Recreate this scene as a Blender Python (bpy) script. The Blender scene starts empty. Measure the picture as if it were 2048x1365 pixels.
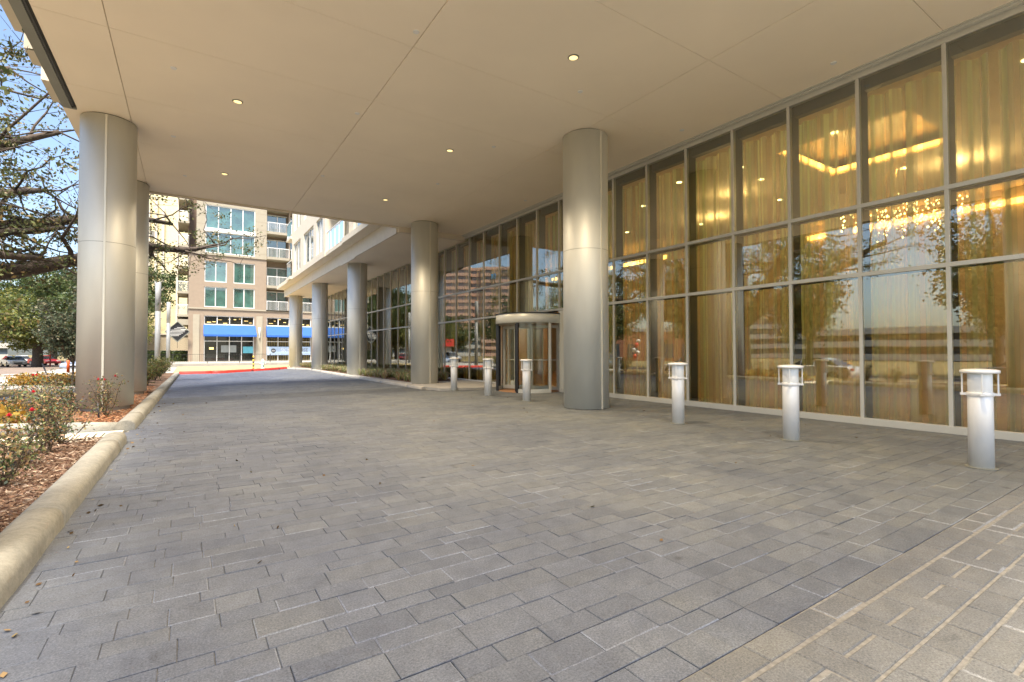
import bpy, math, random
import numpy as np
from mathutils import Vector, Matrix
R = math.radians
rnd = random.Random(7)
sc = bpy.context.scene
C = sc.collection

# ---------------------------------------------------------------- camera
cd = bpy.data.cameras.new("camera"); cam = bpy.data.objects.new("camera", cd); C.objects.link(cam)
sc.camera = cam
cd.sensor_width = 36; cd.lens = 984.5 / 2048 * 36; cd.clip_start = .05; cd.clip_end = 2000
YAW, PIT, ROL = 0.582213, 0.021057, -0.002057
fw = Vector((math.sin(YAW) * math.cos(PIT), math.cos(YAW) * math.cos(PIT), math.sin(PIT)))
r0 = Vector((math.cos(YAW), -math.sin(YAW), 0)); u0 = r0.cross(fw)
rr = math.cos(ROL) * r0 + math.sin(ROL) * u0; uu = -math.sin(ROL) * r0 + math.cos(ROL) * u0
M = Matrix((rr, uu, -fw)).transposed().to_4x4(); M.translation = Vector((0, 0, 1.3)); cam.matrix_world = M

# ---------------------------------------------------------------- light
SUN_EL, SUN_AZ = 64, 205           # azimuth clockwise from +Y, where the sun stands
w = bpy.data.worlds.new("World"); sc.world = w; w.use_nodes = True
nt = w.node_tree; bg = nt.nodes['Background']
sky = nt.nodes.new('ShaderNodeTexSky'); sky.sky_type = 'NISHITA'; sky.sun_disc = False
sky.sun_elevation = R(SUN_EL); sky.sun_rotation = R(SUN_AZ); sky.air_density = 1.0; sky.dust_density = 2.2; sky.ozone_density = 1.2
nt.links.new(sky.outputs[0], bg.inputs[0]); bg.inputs[1].default_value = .088
sd = bpy.data.lights.new("sun", 'SUN'); so = bpy.data.objects.new("sun", sd); C.objects.link(so)
sd.energy = 2.8; sd.angle = R(14); sd.color = (1, .9, .76)
dv = Vector((math.sin(R(SUN_AZ)) * math.cos(R(SUN_EL)), math.cos(R(SUN_AZ)) * math.cos(R(SUN_EL)), math.sin(R(SUN_EL))))
so.rotation_euler = dv.to_track_quat('Z', 'Y').to_euler()
vs = sc.view_settings; vs.view_transform = 'Standard'; vs.look = 'None'; vs.exposure = 1.94; vs.gamma = 1
cy = sc.cycles; cy.max_bounces = 10; cy.diffuse_bounces = 5; cy.glossy_bounces = 5; cy.transparent_max_bounces = 24
cy.transmission_bounces = 6; cy.caustics_reflective = False; cy.caustics_refractive = False; cy.sample_clamp_indirect = 6
cy.use_denoising = True

# ---------------------------------------------------------------- materials
MATS = {}
class NT:
    def __init__(s, name):
        s.m = bpy.data.materials.new(name); s.m.use_nodes = True; s.t = s.m.node_tree
        s.b = s.t.nodes['Principled BSDF']; s.o = s.t.nodes['Material Output']
    def n(s, ty, **k):
        x = s.t.nodes.new('ShaderNode' + ty)
        for a, v in k.items(): setattr(x, a, v)
        return x
    def l(s, a, b): s.t.links.new(a, b)
    def coord(s, scale=(1, 1, 1)):
        c = s.n('TexCoord'); mp = s.n('Mapping'); mp.inputs['Scale'].default_value = scale
        s.l(c.outputs['Object'], mp.inputs['Vector']); return mp.outputs[0]
    def noise(s, sc_, det=3, rough=.55, vec=None):
        x = s.n('TexNoise'); x.inputs['Scale'].default_value = sc_; x.inputs['Detail'].default_value = det
        x.inputs['Roughness'].default_value = rough; s.l(vec if vec else s.coord(), x.inputs['Vector']); return x.outputs['Fac']
    def ramp(s, f, stops):
        x = s.n('ValToRGB'); e = x.color_ramp.elements
        while len(e) < len(stops): e.new(.5)
        for q, (p, c) in zip(e, stops): q.position = p; q.color = (*c, 1)
        s.l(f, x.inputs[0]); return x.outputs[0]
    def mix(s, a, b, f, mode='MIX'):
        x = s.n('MixRGB', blend_type=mode)
        for i, v in ((0, f), (1, a), (2, b)):
            if isinstance(v, (int, float)): x.inputs[i].default_value = v
            elif isinstance(v, tuple): x.inputs[i].default_value = (*v, 1)
            else: s.l(v, x.inputs[i])
        return x.outputs[0]
    def bump(s, f, st, dist=.01):
        x = s.n('Bump'); x.inputs['Strength'].default_value = st; x.inputs['Distance'].default_value = dist
        s.l(f, x.inputs['Height']); s.l(x.outputs[0], s.b.inputs['Normal'])

def plain(name, col, rough=.6, metal=0, var=.12, scale=3, bump=0, bscale=60, spec=None):
    if name in MATS: return MATS[name]
    t = NT(name); f = t.noise(scale, 5)
    c1 = tuple(max(0, v * (1 - var)) for v in col); c2 = tuple(min(1, v * (1 + var)) for v in col)
    t.l(t.ramp(f, [(.3, c1), (.7, c2)]), t.b.inputs['Base Color'])
    t.b.inputs['Roughness'].default_value = rough; t.b.inputs['Metallic'].default_value = metal
    if spec is not None: t.b.inputs['Specular IOR Level'].default_value = spec
    if bump: t.bump(t.noise(bscale, 4), bump)
    MATS[name] = t.m; return t.m

def emis(name, col, st):
    t = NT(name); t.b.inputs['Base Color'].default_value = (*col, 1)
    t.b.inputs['Emission Color'].default_value = (*col, 1); t.b.inputs['Emission Strength'].default_value = st
    MATS[name] = t.m; return t.m

def attr_mat(name, rough=.7, transl=0, spec=.4, grain=0, gscale=200, bump=0):
    t = NT(name); a = t.n('Attribute', attribute_name='col'); c = a.outputs['Color']
    if grain:
        g = t.noise(gscale, 4, .8); c = t.mix(c, t.ramp(g, [(.32, (1 - grain,) * 3), (.68, (1 + grain,) * 3)]), 1, 'MULTIPLY')
        g2 = t.noise(.55, 6, .7); c = t.mix(c, t.ramp(g2, [(.36, (.80, .82, .87)), (.5, (1, 1, .99)), (.64, (1.2, 1.17, 1.07))]), 1, 'MULTIPLY')
        g3 = t.noise(9, 5, .65); c = t.mix(c, t.ramp(g3, [(.3, (.85,) * 3), (.7, (1.13,) * 3)]), 1, 'MULTIPLY'); g4 = t.noise(3.3, 2, .5); c = t.mix(c, t.ramp(g4, [(.0, (.55,) * 3), (.24, (.6,) * 3), (.29, (1,) * 3)]), 1, 'MULTIPLY'); v4 = t.n('TexVoronoi'); v4.inputs['Scale'].default_value = 1.3; t.l(t.coord(), v4.inputs['Vector']); c = t.mix(c, t.ramp(v4.outputs['Distance'], [(.02, (.45,) * 3), (.05, (1,) * 3)]), 1, 'MULTIPLY')
        if bump: t.bump(g, bump, .004)
    t.l(c, t.b.inputs['Base Color']); t.b.inputs['Roughness'].default_value = rough
    t.b.inputs['Specular IOR Level'].default_value = spec
    if transl:
        tr = t.n('BsdfTranslucent'); t.l(c, tr.inputs[0]); mx = t.n('MixShader'); mx.inputs[0].default_value = transl
        t.l(t.b.outputs[0], mx.inputs[1]); t.l(tr.outputs[0], mx.inputs[2]); t.l(mx.outputs[0], t.o.inputs[0])
    MATS[name] = t.m; return t.m

def glass_mat(name, tint, ior, wob=.0):
    t = NT(name); tr = t.n('BsdfTransparent'); tr.inputs[0].default_value = (*tint, 1)
    gl = t.n('BsdfGlossy'); gl.inputs['Roughness'].default_value = 0.0; gl.inputs[0].default_value = (.97, 1, .95, 1)
    fr = t.n('Fresnel'); fr.inputs[0].default_value = ior; mx = t.n('MixShader')
    if wob:
        nz = t.noise(1.1, 1.5, .4, t.coord((1, 1, 1))); b = t.n('Bump'); b.inputs['Strength'].default_value = wob
        b.inputs['Distance'].default_value = .012; t.l(nz, b.inputs['Height']); t.l(b.outputs[0], gl.inputs['Normal'])
    t.l(fr.outputs[0], mx.inputs[0]); t.l(tr.outputs[0], mx.inputs[1]); t.l(gl.outputs[0], mx.inputs[2])
    t.l(mx.outputs[0], t.o.inputs[0]); MATS[name] = t.m; return t.m

m_pave = attr_mat('paver_stone', .62, 0, .35, .48, 105, .6)
m_leaf = attr_mat('leaf', .5, .3, .4)
m_chip = attr_mat('chip', .9, 0, .1)
m_joint = plain('joint_sand', (.25, .245, .23), .95, var=.45, scale=40)
m_sandjoint = plain('sandy_joint', (.225, .215, .19), .95, var=.28, scale=28, bump=.5, bscale=160)
m_soffit = plain('soffit_panel', (.91, .81, .64), .6, var=.035, scale=.5, bump=.05, bscale=300)
m_stucco = plain('cream_stucco', (.70, .62, .49), .75, var=.04, bump=.1, bscale=120)
m_stucco2 = plain('pale_stucco', (.68, .615, .49), .75, var=.04, bump=.1, bscale=120)
m_dark = plain('dark_grille', (.06, .062, .055), .5)
m_grey = plain('grey_fascia', (.20, .205, .17), .45, var=.06)
m_alu = plain('aluminium_frame', (.54, .53, .465), .4, .1, .04)
m_aludk = plain('inner_mullion', (.013, .02, .012), .5, 0, .1)
m_white = plain('white_paint', (.78, .78, .75), .4, 0, .03)
m_boll = plain('bollard_paint', (.80, .80, .78), .35, .15, .03)
m_lens = plain('lens_acrylic', (.86, .87, .85), .25, 0, .01)
m_black = plain('black_metal', (.02, .02, .022), .4)
m_conc = plain('concrete', (.40, .38, .335), .85, var=.12, scale=1.6, bump=.3, bscale=90)
m_asph = plain('asphalt', (.21, .165, .135), .85, var=.15, scale=.6, bump=.4, bscale=120)
m_red = plain('red_paint', (.72, .055, .04), .6, var=.12, scale=8)
m_bark = plain('bark', (.085, .066, .052), .9, var=.45, scale=7, bump=.9, bscale=22)
m_twig = plain('rose_stem', (.11, .08, .05), .8, var=.3, scale=12)
m_glass = glass_mat('facade_glass', (.79, .95, .74), 3.0, .05)
m_doorglass = glass_mat('door_glass', (.90, .93, .86), 1.6)

def steel():
    t = NT('brushed_column_metal'); f = t.noise(2.2, 3, .5, t.coord((1, 1, .25))); g = t.noise(420, 3, .7)
    c = t.mix(t.ramp(f, [(.3, (.62, .62, .565)), (.7, (.70, .70, .635))]), t.ramp(g, [(.3, (.93,) * 3), (.7, (1.05,) * 3)]), 1, 'MULTIPLY')
    t.l(c, t.b.inputs['Base Color']); t.b.inputs['Metallic'].default_value = .35; t.b.inputs['Roughness'].default_value = .54
    t.bump(g, .12, .002); return t.m
m_steel = steel()
m_strip = plain('column_strip', (.74, .72, .62), .35, .4, .03)

def kerbmat():
    t = NT('kerb_concrete'); a = t.noise(1.7, 9, .75); b = t.noise(24, 6, .8); v = t.n('TexVoronoi'); v.inputs['Scale'].default_value = 70
    t.l(t.coord(), v.inputs['Vector'])
    c = t.mix(t.ramp(a, [(.25, (.16, .16, .145)), (.42, (.26, .256, .225)), (.6, (.335, .327, .285)), (.8, (.39, .38, .335))]), t.ramp(b, [(.3, (.74,) * 3), (.7, (1.15,) * 3)]), 1, 'MULTIPLY')
    c = t.mix(c, t.ramp(v.outputs['Distance'], [(.03, (.55,) * 3), (.16, (1,) * 3)]), .5, 'MULTIPLY')
    t.l(c, t.b.inputs['Base Color']); t.b.inputs['Roughness'].default_value = .9; t.bump(b, .5, .012); return t.m
m_kerb = kerbmat()

def groundmat(name, stops, s1, s2, bmp=.6):
    t = NT(name); a = t.noise(s1, 7, .7); b = t.noise(s2, 4, .8)
    c = t.mix(t.ramp(a, stops), t.ramp(b, [(.3, (.6,) * 3), (.7, (1.35,) * 3)]), 1, 'MULTIPLY')
    t.l(c, t.b.inputs['Base Color']); t.b.inputs['Roughness'].default_value = .95; t.b.inputs['Specular IOR Level'].default_value = .1
    t.bump(b, bmp, .03); MATS[name] = t.m; return t.m
m_mulch = groundmat('mulch', [(.3, (.115, .07, .05)), (.55, (.20, .13, .09)), (.8, (.29, .21, .15))], 3, 55)
m_brown = groundmat('dormant_lawn', [(.3, (.17, .135, .065)), (.6, (.24, .195, .10)), (.8, (.20, .20, .08))], 1.5, 60)
m_green = groundmat('green_lawn', [(.3, (.06, .095, .022)), (.7, (.12, .15, .04))], 2, 60)
m_verge = groundmat('dry_verge', [(.3, (.34, .26, .13)), (.55, (.44, .36, .20)), (.8, (.50, .30, .15))], .8, 40)

def curtain_mat(name, c1, c2):
    t = NT(name); s_ = t.n('SeparateXYZ'); co = t.n('TexCoord'); t.l(co.outputs['Object'], s_.inputs[0])
    cb = t.n('CombineXYZ'); t.l(s_.outputs['Y'], cb.inputs['Y'])
    ns = t.noise(7.5, 1.2, .6, cb.outputs[0]); big = t.noise(1.1, 1, .5, cb.outputs[0])
    dens = t.ramp(ns, [(.42, (.16,) * 3), (.455, (.45,) * 3), (.52, (.52,) * 3), (.56, (.90,) * 3)])
    col = t.ramp(big, [(.35, c1), (.65, c2)])
    df = t.n('BsdfDiffuse'); tl = t.n('BsdfTranslucent'); t.l(col, df.inputs[0]); t.l(col, tl.inputs[0])
    mx = t.n('MixShader'); mx.inputs[0].default_value = .55; t.l(df.outputs[0], mx.inputs[1]); t.l(tl.outputs[0], mx.inputs[2])
    tp = t.n('BsdfTransparent'); m2 = t.n('MixShader'); t.l(dens, m2.inputs[0]); t.l(tp.outputs[0], m2.inputs[1]); t.l(mx.outputs[0], m2.inputs[2])
    t.l(m2.outputs[0], t.o.inputs[0]); return t.m
m_curt = curtain_mat('sheer_fabric', (.56, .74, .50), (.88, .93, .76))

# ---------------------------------------------------------------- mesh helpers
class MB:
    def __init__(s): s.v = []; s.f = []; s.c = []
    def box(s, x0, x1, y0, y1, z0, z1, col=None):
        i = len(s.v)
        s.v += [(x0, y0, z0), (x1, y0, z0), (x1, y1, z0), (x0, y1, z0), (x0, y0, z1), (x1, y0, z1), (x1, y1, z1), (x0, y1, z1)]
        s.f += [(i, i + 3, i + 2, i + 1), (i + 4, i + 5, i + 6, i + 7), (i, i + 1, i + 5, i + 4), (i + 1, i + 2, i + 6, i + 5), (i + 2, i + 3, i + 7, i + 6), (i + 3, i, i + 4, i + 7)]
        if col: s.c += [col] * 6
        return s
    def quad(s, a, b, c, d, col=None):
        i = len(s.v); s.v += [a, b, c, d]; s.f.append((i, i + 1, i + 2, i + 3))
        if col: s.c.append(col)
        return s
    def poly(s, pts, z):
        i = len(s.v); s.v += [(p[0], p[1], z) for p in pts]; s.f.append(tuple(range(i, i + len(pts)))); return s
    def prism(s, pts, z0, z1):
        n = len(pts); i = len(s.v); s.v += [(p[0], p[1], z0) for p in pts] + [(p[0], p[1], z1) for p in pts]
        s.f.append(tuple(range(i + n - 1, i - 1, -1))); s.f.append(tuple(range(i + n, i + 2 * n)))
        for k in range(n): s.f.append((i + k, i + (k + 1) % n, i + n + (k + 1) % n, i + n + k))
        return s
    def lathe(s, x, y, prof, n=32, cap=True):       # prof: [(r,z)] bottom to top
        i = len(s.v)
        for r, z in prof:
            for k in range(n):
                a = 2 * math.pi * k / n; s.v.append((x + r * math.cos(a), y + r * math.sin(a), z))
        for j in range(len(prof) - 1):
            for k in range(n):
                a = i + j * n + k; b = i + j * n + (k + 1) % n; s.f.append((a, b, b + n, a + n))
        if cap: s.f.append(tuple(i + k for k in range(n - 1, -1, -1))); s.f.append(tuple(i + (len(prof) - 1) * n + k for k in range(n)))
        return s
    def tube(s, pts, rad, n=7):
        pts = [Vector(p) for p in pts]; i0 = len(s.v); up = Vector((.31, .17, .93)).normalized()
        for j, p in enumerate(pts):
            d = (pts[min(j + 1, len(pts) - 1)] - pts[max(j - 1, 0)]).normalized()
            a = d.cross(up)
            if a.length < .05: a = d.cross(Vector((1, 0, 0)))
            a.normalize(); b = d.cross(a); r = rad[j] if hasattr(rad, '__len__') else rad
            for k in range(n):
                t = 2 * math.pi * k / n; q = p + a * (math.cos(t) * r) + b * (math.sin(t) * r); s.v.append(tuple(q))
        for j in range(len(pts) - 1):
            for k in range(n):
                a = i0 + j * n + k; b = i0 + j * n + (k + 1) % n; s.f.append((a, b, b + n, a + n))
        s.f.append(tuple(i0 + k for k in range(n - 1, -1, -1))); s.f.append(tuple(i0 + (len(pts) - 1) * n + k for k in range(n)))
        return s
    def build(s, name, mat, parent=None, smooth=False, loc=None, bevel=0):
        me = bpy.data.meshes.new(name); me.from_pydata(s.v, [], s.f); me.update()
        if s.c:
            at = me.attributes.new('col', 'FLOAT_COLOR', 'FACE')
            at.data.foreach_set('color', np.array([(*c, 1) for c in s.c], 'f').ravel())
        me.materials.append(mat)
        if smooth:
            me.polygons.foreach_set('use_smooth', [len(p.vertices) <= 4 for p in me.polygons])
        o = bpy.data.objects.new(name, me); C.objects.link(o)
        if parent is not None: o.parent = parent
        if loc is not None: o.location = loc
        if bevel:
            b = o.modifiers.new('b', 'BEVEL'); b.width = bevel; b.segments = 2; b.limit_method = 'ANGLE'; b.angle_limit = R(40)
        return o
def tag(o, label, cat, group=None):
    o['label'] = label; o['category'] = cat
    if group: o['group'] = group
    return o
def struct(o): o['kind'] = 'structure'; return o
def empty(name, loc, label, cat, group=None, rz=0):
    o = bpy.data.objects.new(name, None); C.objects.link(o); o.location = loc; o.rotation_euler = (0, 0, rz)
    o.empty_display_size = .2
    return tag(o, label, cat, group)
def copy_tree(o, parent=None):
    c = o.copy(); C.objects.link(c); c.parent = parent
    for ch in o.children: copy_tree(ch, c)
    return c
def leaves(name, P, size, cols, parent, mat=None, seed=1, flat=0, asp=.5, loc=None):
    """P: (n,3) positions; one small folded leaf quad at each"""
    g = np.random.default_rng(seed); n = len(P)
    a = g.normal(size=(n, 3)); a[:, 2] *= (1 - flat); a /= np.linalg.norm(a, axis=1)[:, None] + 1e-9
    b = g.normal(size=(n, 3)); b -= a * (a * b).sum(1)[:, None]; b /= np.linalg.norm(b, axis=1)[:, None]
    sz = (size * g.uniform(.6, 1.35, n))[:, None]
    V = np.stack([P - a * sz, P - b * sz * asp, P + a * sz, P + b * sz * asp], 1).reshape(-1, 3)
    F = np.arange(4 * n).reshape(n, 4)
    me = bpy.data.meshes.new(name); me.vertices.add(4 * n); me.vertices.foreach_set('co', V.astype('f').ravel())
    me.loops.add(4 * n); me.loops.foreach_set('vertex_index', F.ravel().astype('i'))
    me.polygons.add(n); me.polygons.foreach_set('loop_start', (np.arange(n) * 4).astype('i')); me.polygons.foreach_set('loop_total', np.full(n, 4, 'i'))
    me.update(calc_edges=True)
    cols = np.array(cols); ci = cols[g.integers(0, len(cols), n)] * g.uniform(.7, 1.3, (n, 1))
    at = me.attributes.new('col', 'FLOAT_COLOR', 'FACE'); at.data.foreach_set('color', np.concatenate([ci, np.ones((n, 1))], 1).astype('f').ravel())
    me.materials.append(mat or m_leaf); o = bpy.data.objects.new(name, me); C.objects.link(o)
    if parent is not None: o.parent = parent
    if loc is not None: o.location = loc
    return o

# ================================================================= GROUND
struct(MB().quad((-400, -300, -.72), (400, -300, -.72), (400, 500, -.72), (-400, 500, -.72)).build('ground', m_brown))
struct(MB().quad((-20.5, -120, -.6), (-10.55, -120, -.6), (-10.55, 300, -.6), (-20.5, 300, -.6)).build('road', m_asph))
struct(MB().box(-10.55, -10.3, -120, 300, -.8, -.47).build('road_kerb', m_conc, bevel=.03))
struct(MB().box(-20.9, -20.5, -120, 300, -.8, -.46).build('far_road_kerb', m_conc, bevel=.03))
struct(MB().quad((-60, -100, -.5), (-20.9, -100, -.5), (-20.9, 88, -.5), (-60, 88, -.5)).build('far_lawn', m_brown))
# sloping verge and sidewalk level
struct(MB().quad((-10.3, -100, -.48), (-9.2, -100, -.154), (-9.2, 300, -.154), (-10.3, 300, -.48)).build('verge', m_brown))
struct(MB().box(-9.2, -.82, -60, 60, -.7, -.15).build('sidewalk', m_conc))
struct(MB().box(-.82, 60, -60, 33, -.7, -.010).build('subgrade', m_joint))
struct(MB().box(-.82, 60, 33, 56, -.7, -.06).build('dry_grass_verge', m_verge))
def sheet(name, pts, z, mat): return struct(MB().poly(pts, z).build(name, mat))
sheet('lawn', [(-9.2, -60), (-6.6, -60), (-6.2, 5), (-5.5, 17), (-4.9, 22.8), (-4.75, 24.6), (-5.0, 25.5), (-5.6, 26.8), (-6.6, 27.2), (-9.2, 27.6)], -.146, m_brown)
sheet('green_lawn', [(-6.9, 31.4), (-5.6, 29.6), (-4.4, 28.2), (-3.2, 27.6), (-3.2, 34), (-5, 37.5), (-6.6, 36.2)], -.146, m_green)
# mulch beds (gently mounded)
def bed(name, x0, x1, y0, y1, mat, zc=.08, ze=.03, sk=0):
    b = MB(); nx = max(3, int((x1 - x0) / .12)); ny = max(3, int((y1 - y0) / .12)); g = random.Random(3)
    for j in range(ny + 1):
        for i in range(nx + 1):
            u = i / nx; v = j / ny; x = x0 + (x1 - x0) * u + sk * v * (y1 - y0); y = y0 + (y1 - y0) * v
            e = min(1, 4 * min(u, 1 - u)) * min(1, 8 * min(v, 1 - v))
            b.v.append((x, y, ze + (zc - ze) * e + g.uniform(-.008, .008)))
    for j in range(ny):
        for i in range(nx):
            k = j * (nx + 1) + i; b.f.append((k, k + 1, k + nx + 2, k + nx + 1))
    return struct(b.build(name, mat, smooth=True))
bed('mulch_bed', -4.2, -.9, -3, 9.38, m_mulch, .07, .02)
bed('rear_mulch_bed', -4.1, -.86, 10.75, 19.4, m_mulch, .08, .0)
bed('long_mulch_bed', -3.0, -.82, 19.4, 36.4, m_mulch, .09, .03, .018)
# retaining edge of beds
struct(MB().box(-4.3, -4.1, -3, 9.4, -.2, .05).build('bed_edge', m_conc))
# mulch chips
def chips(name, x0, x1, y0, y1, n, size, z, pal, seed):
    g = np.random.default_rng(seed); X = g.uniform(x0, x1, n); Y = y0 + (y1 - y0) * g.uniform(0, 1, n) ** 1.35
    P = np.stack([X, Y, z + g.uniform(0, .02, n)], 1)
    o = leaves(name, P, size, pal, None, m_chip, seed, .72, .16); o['kind'] = 'stuff'; o['category'] = 'mulch'; o['label'] = 'loose shredded reddish brown mulch covering the planting bed'
    return o
CH = [(.15, .085, .06), (.24, .155, .11), (.35, .26, .19), (.10, .06, .045), (.46, .37, .29), (.20, .12, .08)]
c_ = chips('mulch_chips', -3.2, -1.0, 3.2, 9.3, 30000, .032, .06, CH, 5); c_['label'] = 'loose shredded brown mulch filling the bed nearest the camera'
c_ = chips('mulch_chips', -2.8, -.97, 10.8, 22, 12000, .034, .07, [(.30, .13, .06), (.42, .2, .1), (.2, .09, .05), (.5, .3, .18)], 6); c_['label'] = 'orange brown shredded mulch around the two left columns'

G_ = np.random.default_rng(77); n_ = 150
X_ = np.where(G_.uniform(0, 1, n_) < .6, -.7 + np.abs(G_.normal(0, .12, n_)), G_.uniform(-.6, 9.5, n_)); Y_ = 2.2 + 16 * G_.uniform(0, 1, n_) ** 1.3
o = leaves('fallen_leaves', np.stack([X_, Y_, np.full(n_, .009)], 1), .022, [(.16, .10, .05), (.24, .17, .09), (.10, .07, .04), (.3, .24, .12)], None, m_chip, 78, .93, .5); o['kind'] = 'stuff'; o['category'] = 'fallen leaves'; o['label'] = 'small dry fallen leaves and grit scattered along the left kerb'
# ---- pavers
pv = MB(); g = random.Random(11)
def paver(b, x0, x1, y0, y1, z, col, gap=.0012, ch=.0035):
    x0 += gap; x1 -= gap; y0 += gap; y1 -= gap
    z += g.uniform(-.0016, .0016); i = len(b.v)
    lt = g.random() < .2
    if lt: ch *= 1.8
    tx, ty = g.uniform(-.0012, .0012), g.uniform(-.0012, .0012)
    for (x, y) in ((x0, y0), (x1, y0), (x1, y1), (x0, y1)): b.v.append((x, y, z - .03))
    for (x, y) in ((x0, y0), (x1, y0), (x1, y1), (x0, y1)): b.v.append((x, y, z - ch * .6))
    for k, (x, y) in enumerate(((x0 + ch, y0 + ch), (x1 - ch, y0 + ch), (x1 - ch, y1 - ch), (x0 + ch, y1 - ch))): b.v.append((x, y, z + (tx if k in (1, 2) else -tx) + (ty if k > 1 else -ty)))
    b.f.append((i + 8, i + 9, i + 10, i + 11)); b.c.append(col)
    e = tuple(min(.5, c * 1.45 + .02) for c in col) if lt else tuple(c * .97 for c in col)
    for k in range(4):
        l = (k + 1) % 4; b.f.append((i + 4 + k, i + 4 + l, i + 8 + l, i + 8 + k)); b.c.append(e)
        b.f.append((i + k, i + l, i + 4 + l, i + 4 + k)); b.c.append(col)
def pcol(x, y):
    base = g.choice([(.19, .192, .195)] * 6 + [(.174, .178, .184), (.208, .207, .201), (.20, .199, .193), (.183, .186, .192), (.168, .171, .177)])
    k = g.uniform(.93, 1.09); t = min(1, max(0, (x - 1) / 6))
    c = [base[0] * (.93 + .11 * t), base[1] * (.96 + .05 * t), base[2] * (1.08 - .12 * t)]  # blue skylight cast painted into the left stones, warmer tone to the right
    return (c[0] * k * (.645 + .05 * t), c[1] * k * (.705 + .045 * t), c[2] * k * .775)
def xl(y):                       # left edge along the kerb
    return -.85 if y < 10 else (-.80 + (y - 10) * .014)
def xr(y):
    if y < 14.4: return 9.93
    if y < 15.4: return 9.93 - (y - 14.4) * 3.0
    return 6.82 + (y - 15.4) * .018 if y < 38 else 7.2 - (y - 38) * .3
def yfar(x): return 34.9 + max(0, x - 1.6) * 1.35
y = 1.285; k = 0
HS = [.19, .12, .175, .14, .205, .13, .175, .115, .20, .145]
while y < 41:
    h = HS[k % 10] if k % 23 else .18; k += 1
    if 14.9 < y < 15.1: h = .22
    x = xl(y) - g.uniform(0, .3); xe = xr(y)
    light = False
    while x < xe - .05:
        Lx = g.choice([.20, .25, .30, .35, .25, .40])
        if y > 16.8 and y < 22 and x > .7: Lx = .22
        if y > 25: Lx *= 1.3
        x2 = min(x + Lx, xe)
        if xe - x2 < .1: x2 = xe
        if x2 > xl(y) + .03 and (y + h) < yfar(x) + .1:
            c = pcol(x, y)
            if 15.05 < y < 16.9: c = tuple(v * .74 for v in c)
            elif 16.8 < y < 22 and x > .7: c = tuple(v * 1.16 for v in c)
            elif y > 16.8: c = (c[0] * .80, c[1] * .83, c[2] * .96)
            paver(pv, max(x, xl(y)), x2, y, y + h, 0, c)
        x = x2
    y += h
# narrow strip row next to the permeable field
x = -.9
while x < 9.9:
    paver(pv, x, x + .295, 1.148, 1.281, 0, (lambda k_: (.143 * k_, .148 * k_, .150 * k_))(g.uniform(.95, 1.08)), .003, .006); x += .2955
# permeable field: groups of a full stone and two half stones, thick sandy joints
yy = 1.132; mode = 0
while yy > -3:
    if mode == 0:
        x = -.9 + .0
        while x < 9.8:
            c = lambda: (lambda k_: tuple(v * k_ for v in (.143, .148, .150)))(g.uniform(.95, 1.07))
            paver(pv, x, x + .15, yy - .274, yy, 0, c(), .003, .006)
            paver(pv, x + .15, x + .443, yy - .131, yy, 0, c(), .003, .006); paver(pv, x + .15, x + .443, yy - .274, yy - .143, 0, c(), .003, .006)
            x += .443
        yy -= .284
    else:
        x = -1.1
        while x < 9.8: paver(pv, x, x + .295, yy - .136, yy, 0, (lambda k_: (.143 * k_, .148 * k_, .150 * k_))(g.uniform(.94, 1.08)), .003, .006); x += .2955
        yy -= .146
    mode ^= 1
struct(pv.build('driveway_pavers', m_pave))
struct(MB().box(-.82, 9.95, -40, -3.0, -.034, -.004).build('bounce_ground', m_conc))  # unseen pale ground added behind the camera, bounces light up to the soffit
struct(MB().box(-.9, 9.95, -3, 1.284, -.03, -.0055).build('sandy_joint', m_sandjoint))

# ---- kerbs
def kerb(name, path, mat, label, w=.125, hgt=.16, capend=True, z0=-.1):
    prof = [(-w, z0), (-w, hgt * .55), (-w * .85, hgt * .82), (-w * .5, hgt * .96), (0, hgt), (w * .5, hgt * .97), (w * .86, hgt * .8), (w * 1.02, hgt * .5), (w * 1.1, z0)]
    P = []
    for a, b_ in zip(path[:-1], path[1:]):
        a = Vector(a); b_ = Vector(b_); n = max(1, int((b_ - a).length / .35))
        P += [a.lerp(b_, i / n) for i in range(n)]
    P.append(Vector(path[-1])); b = MB(); gg = random.Random(5)
    m = len(prof); nr = 0
    for j, p in enumerate(P):
        d = (P[min(j + 1, len(P) - 1)] - P[max(0, j - 1)]).normalized(); s_ = Vector((d.y, -d.x, 0))
        jit = gg.uniform(-.006, .006); e = 1
        if capend and (j == len(P) - 1): e = .82
        rows = [(0, e)]
        if 1 < j < len(P) - 1 and j % 9 == 4: rows = [(-.006, e), (-.005, e * .9), (.005, e * .9), (.006, e)]
        for (dd, ee) in rows:
            nr += 1
            for (u, z) in prof: b.v.append(tuple(p + d * dd + s_ * (u * ee + jit) + Vector((0, 0, z * (ee if z > 0 else 1) + (jit if z > 0 else 0)))))
    for j in range(nr - 1):
        for k in range(m - 1): q = j * m + k; b.f.append((q, q + m, q + m + 1, q + 1))
    b.f.append(tuple(range(m))); q = (nr - 1) * m; b.f.append(tuple(range(q + m - 1, q - 1, -1)))
    o = b.build(name, mat, smooth=True); o['kind'] = 'structure'
    return o
kerb('kerb', [(-.92, -3, 0), (-.91, 3.5, 0), (-.88, 6, 0), (-.86, 9.0, 0), (-.88, 9.22, 0)], m_kerb, '')
kerb('kerb', [(-.86, 10.38, 0), (-.80, 14, 0), (-.70, 20.7, 0), (-.50, 34.2, 0)], m_kerb, '')
kerb('side_kerb', [(-2.9, 11.3, 0), (-1.6, 10.75, 0), (-.95, 10.52, 0)], m_kerb, '', .12, .15)
kerb('red_kerb', [(-.42, 35.1, 0), (1.65, 35.25, 0), (4.9, 38.9, 0), (6.4, 41.3, 0)], m_red, '', .11, .16)
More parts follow.
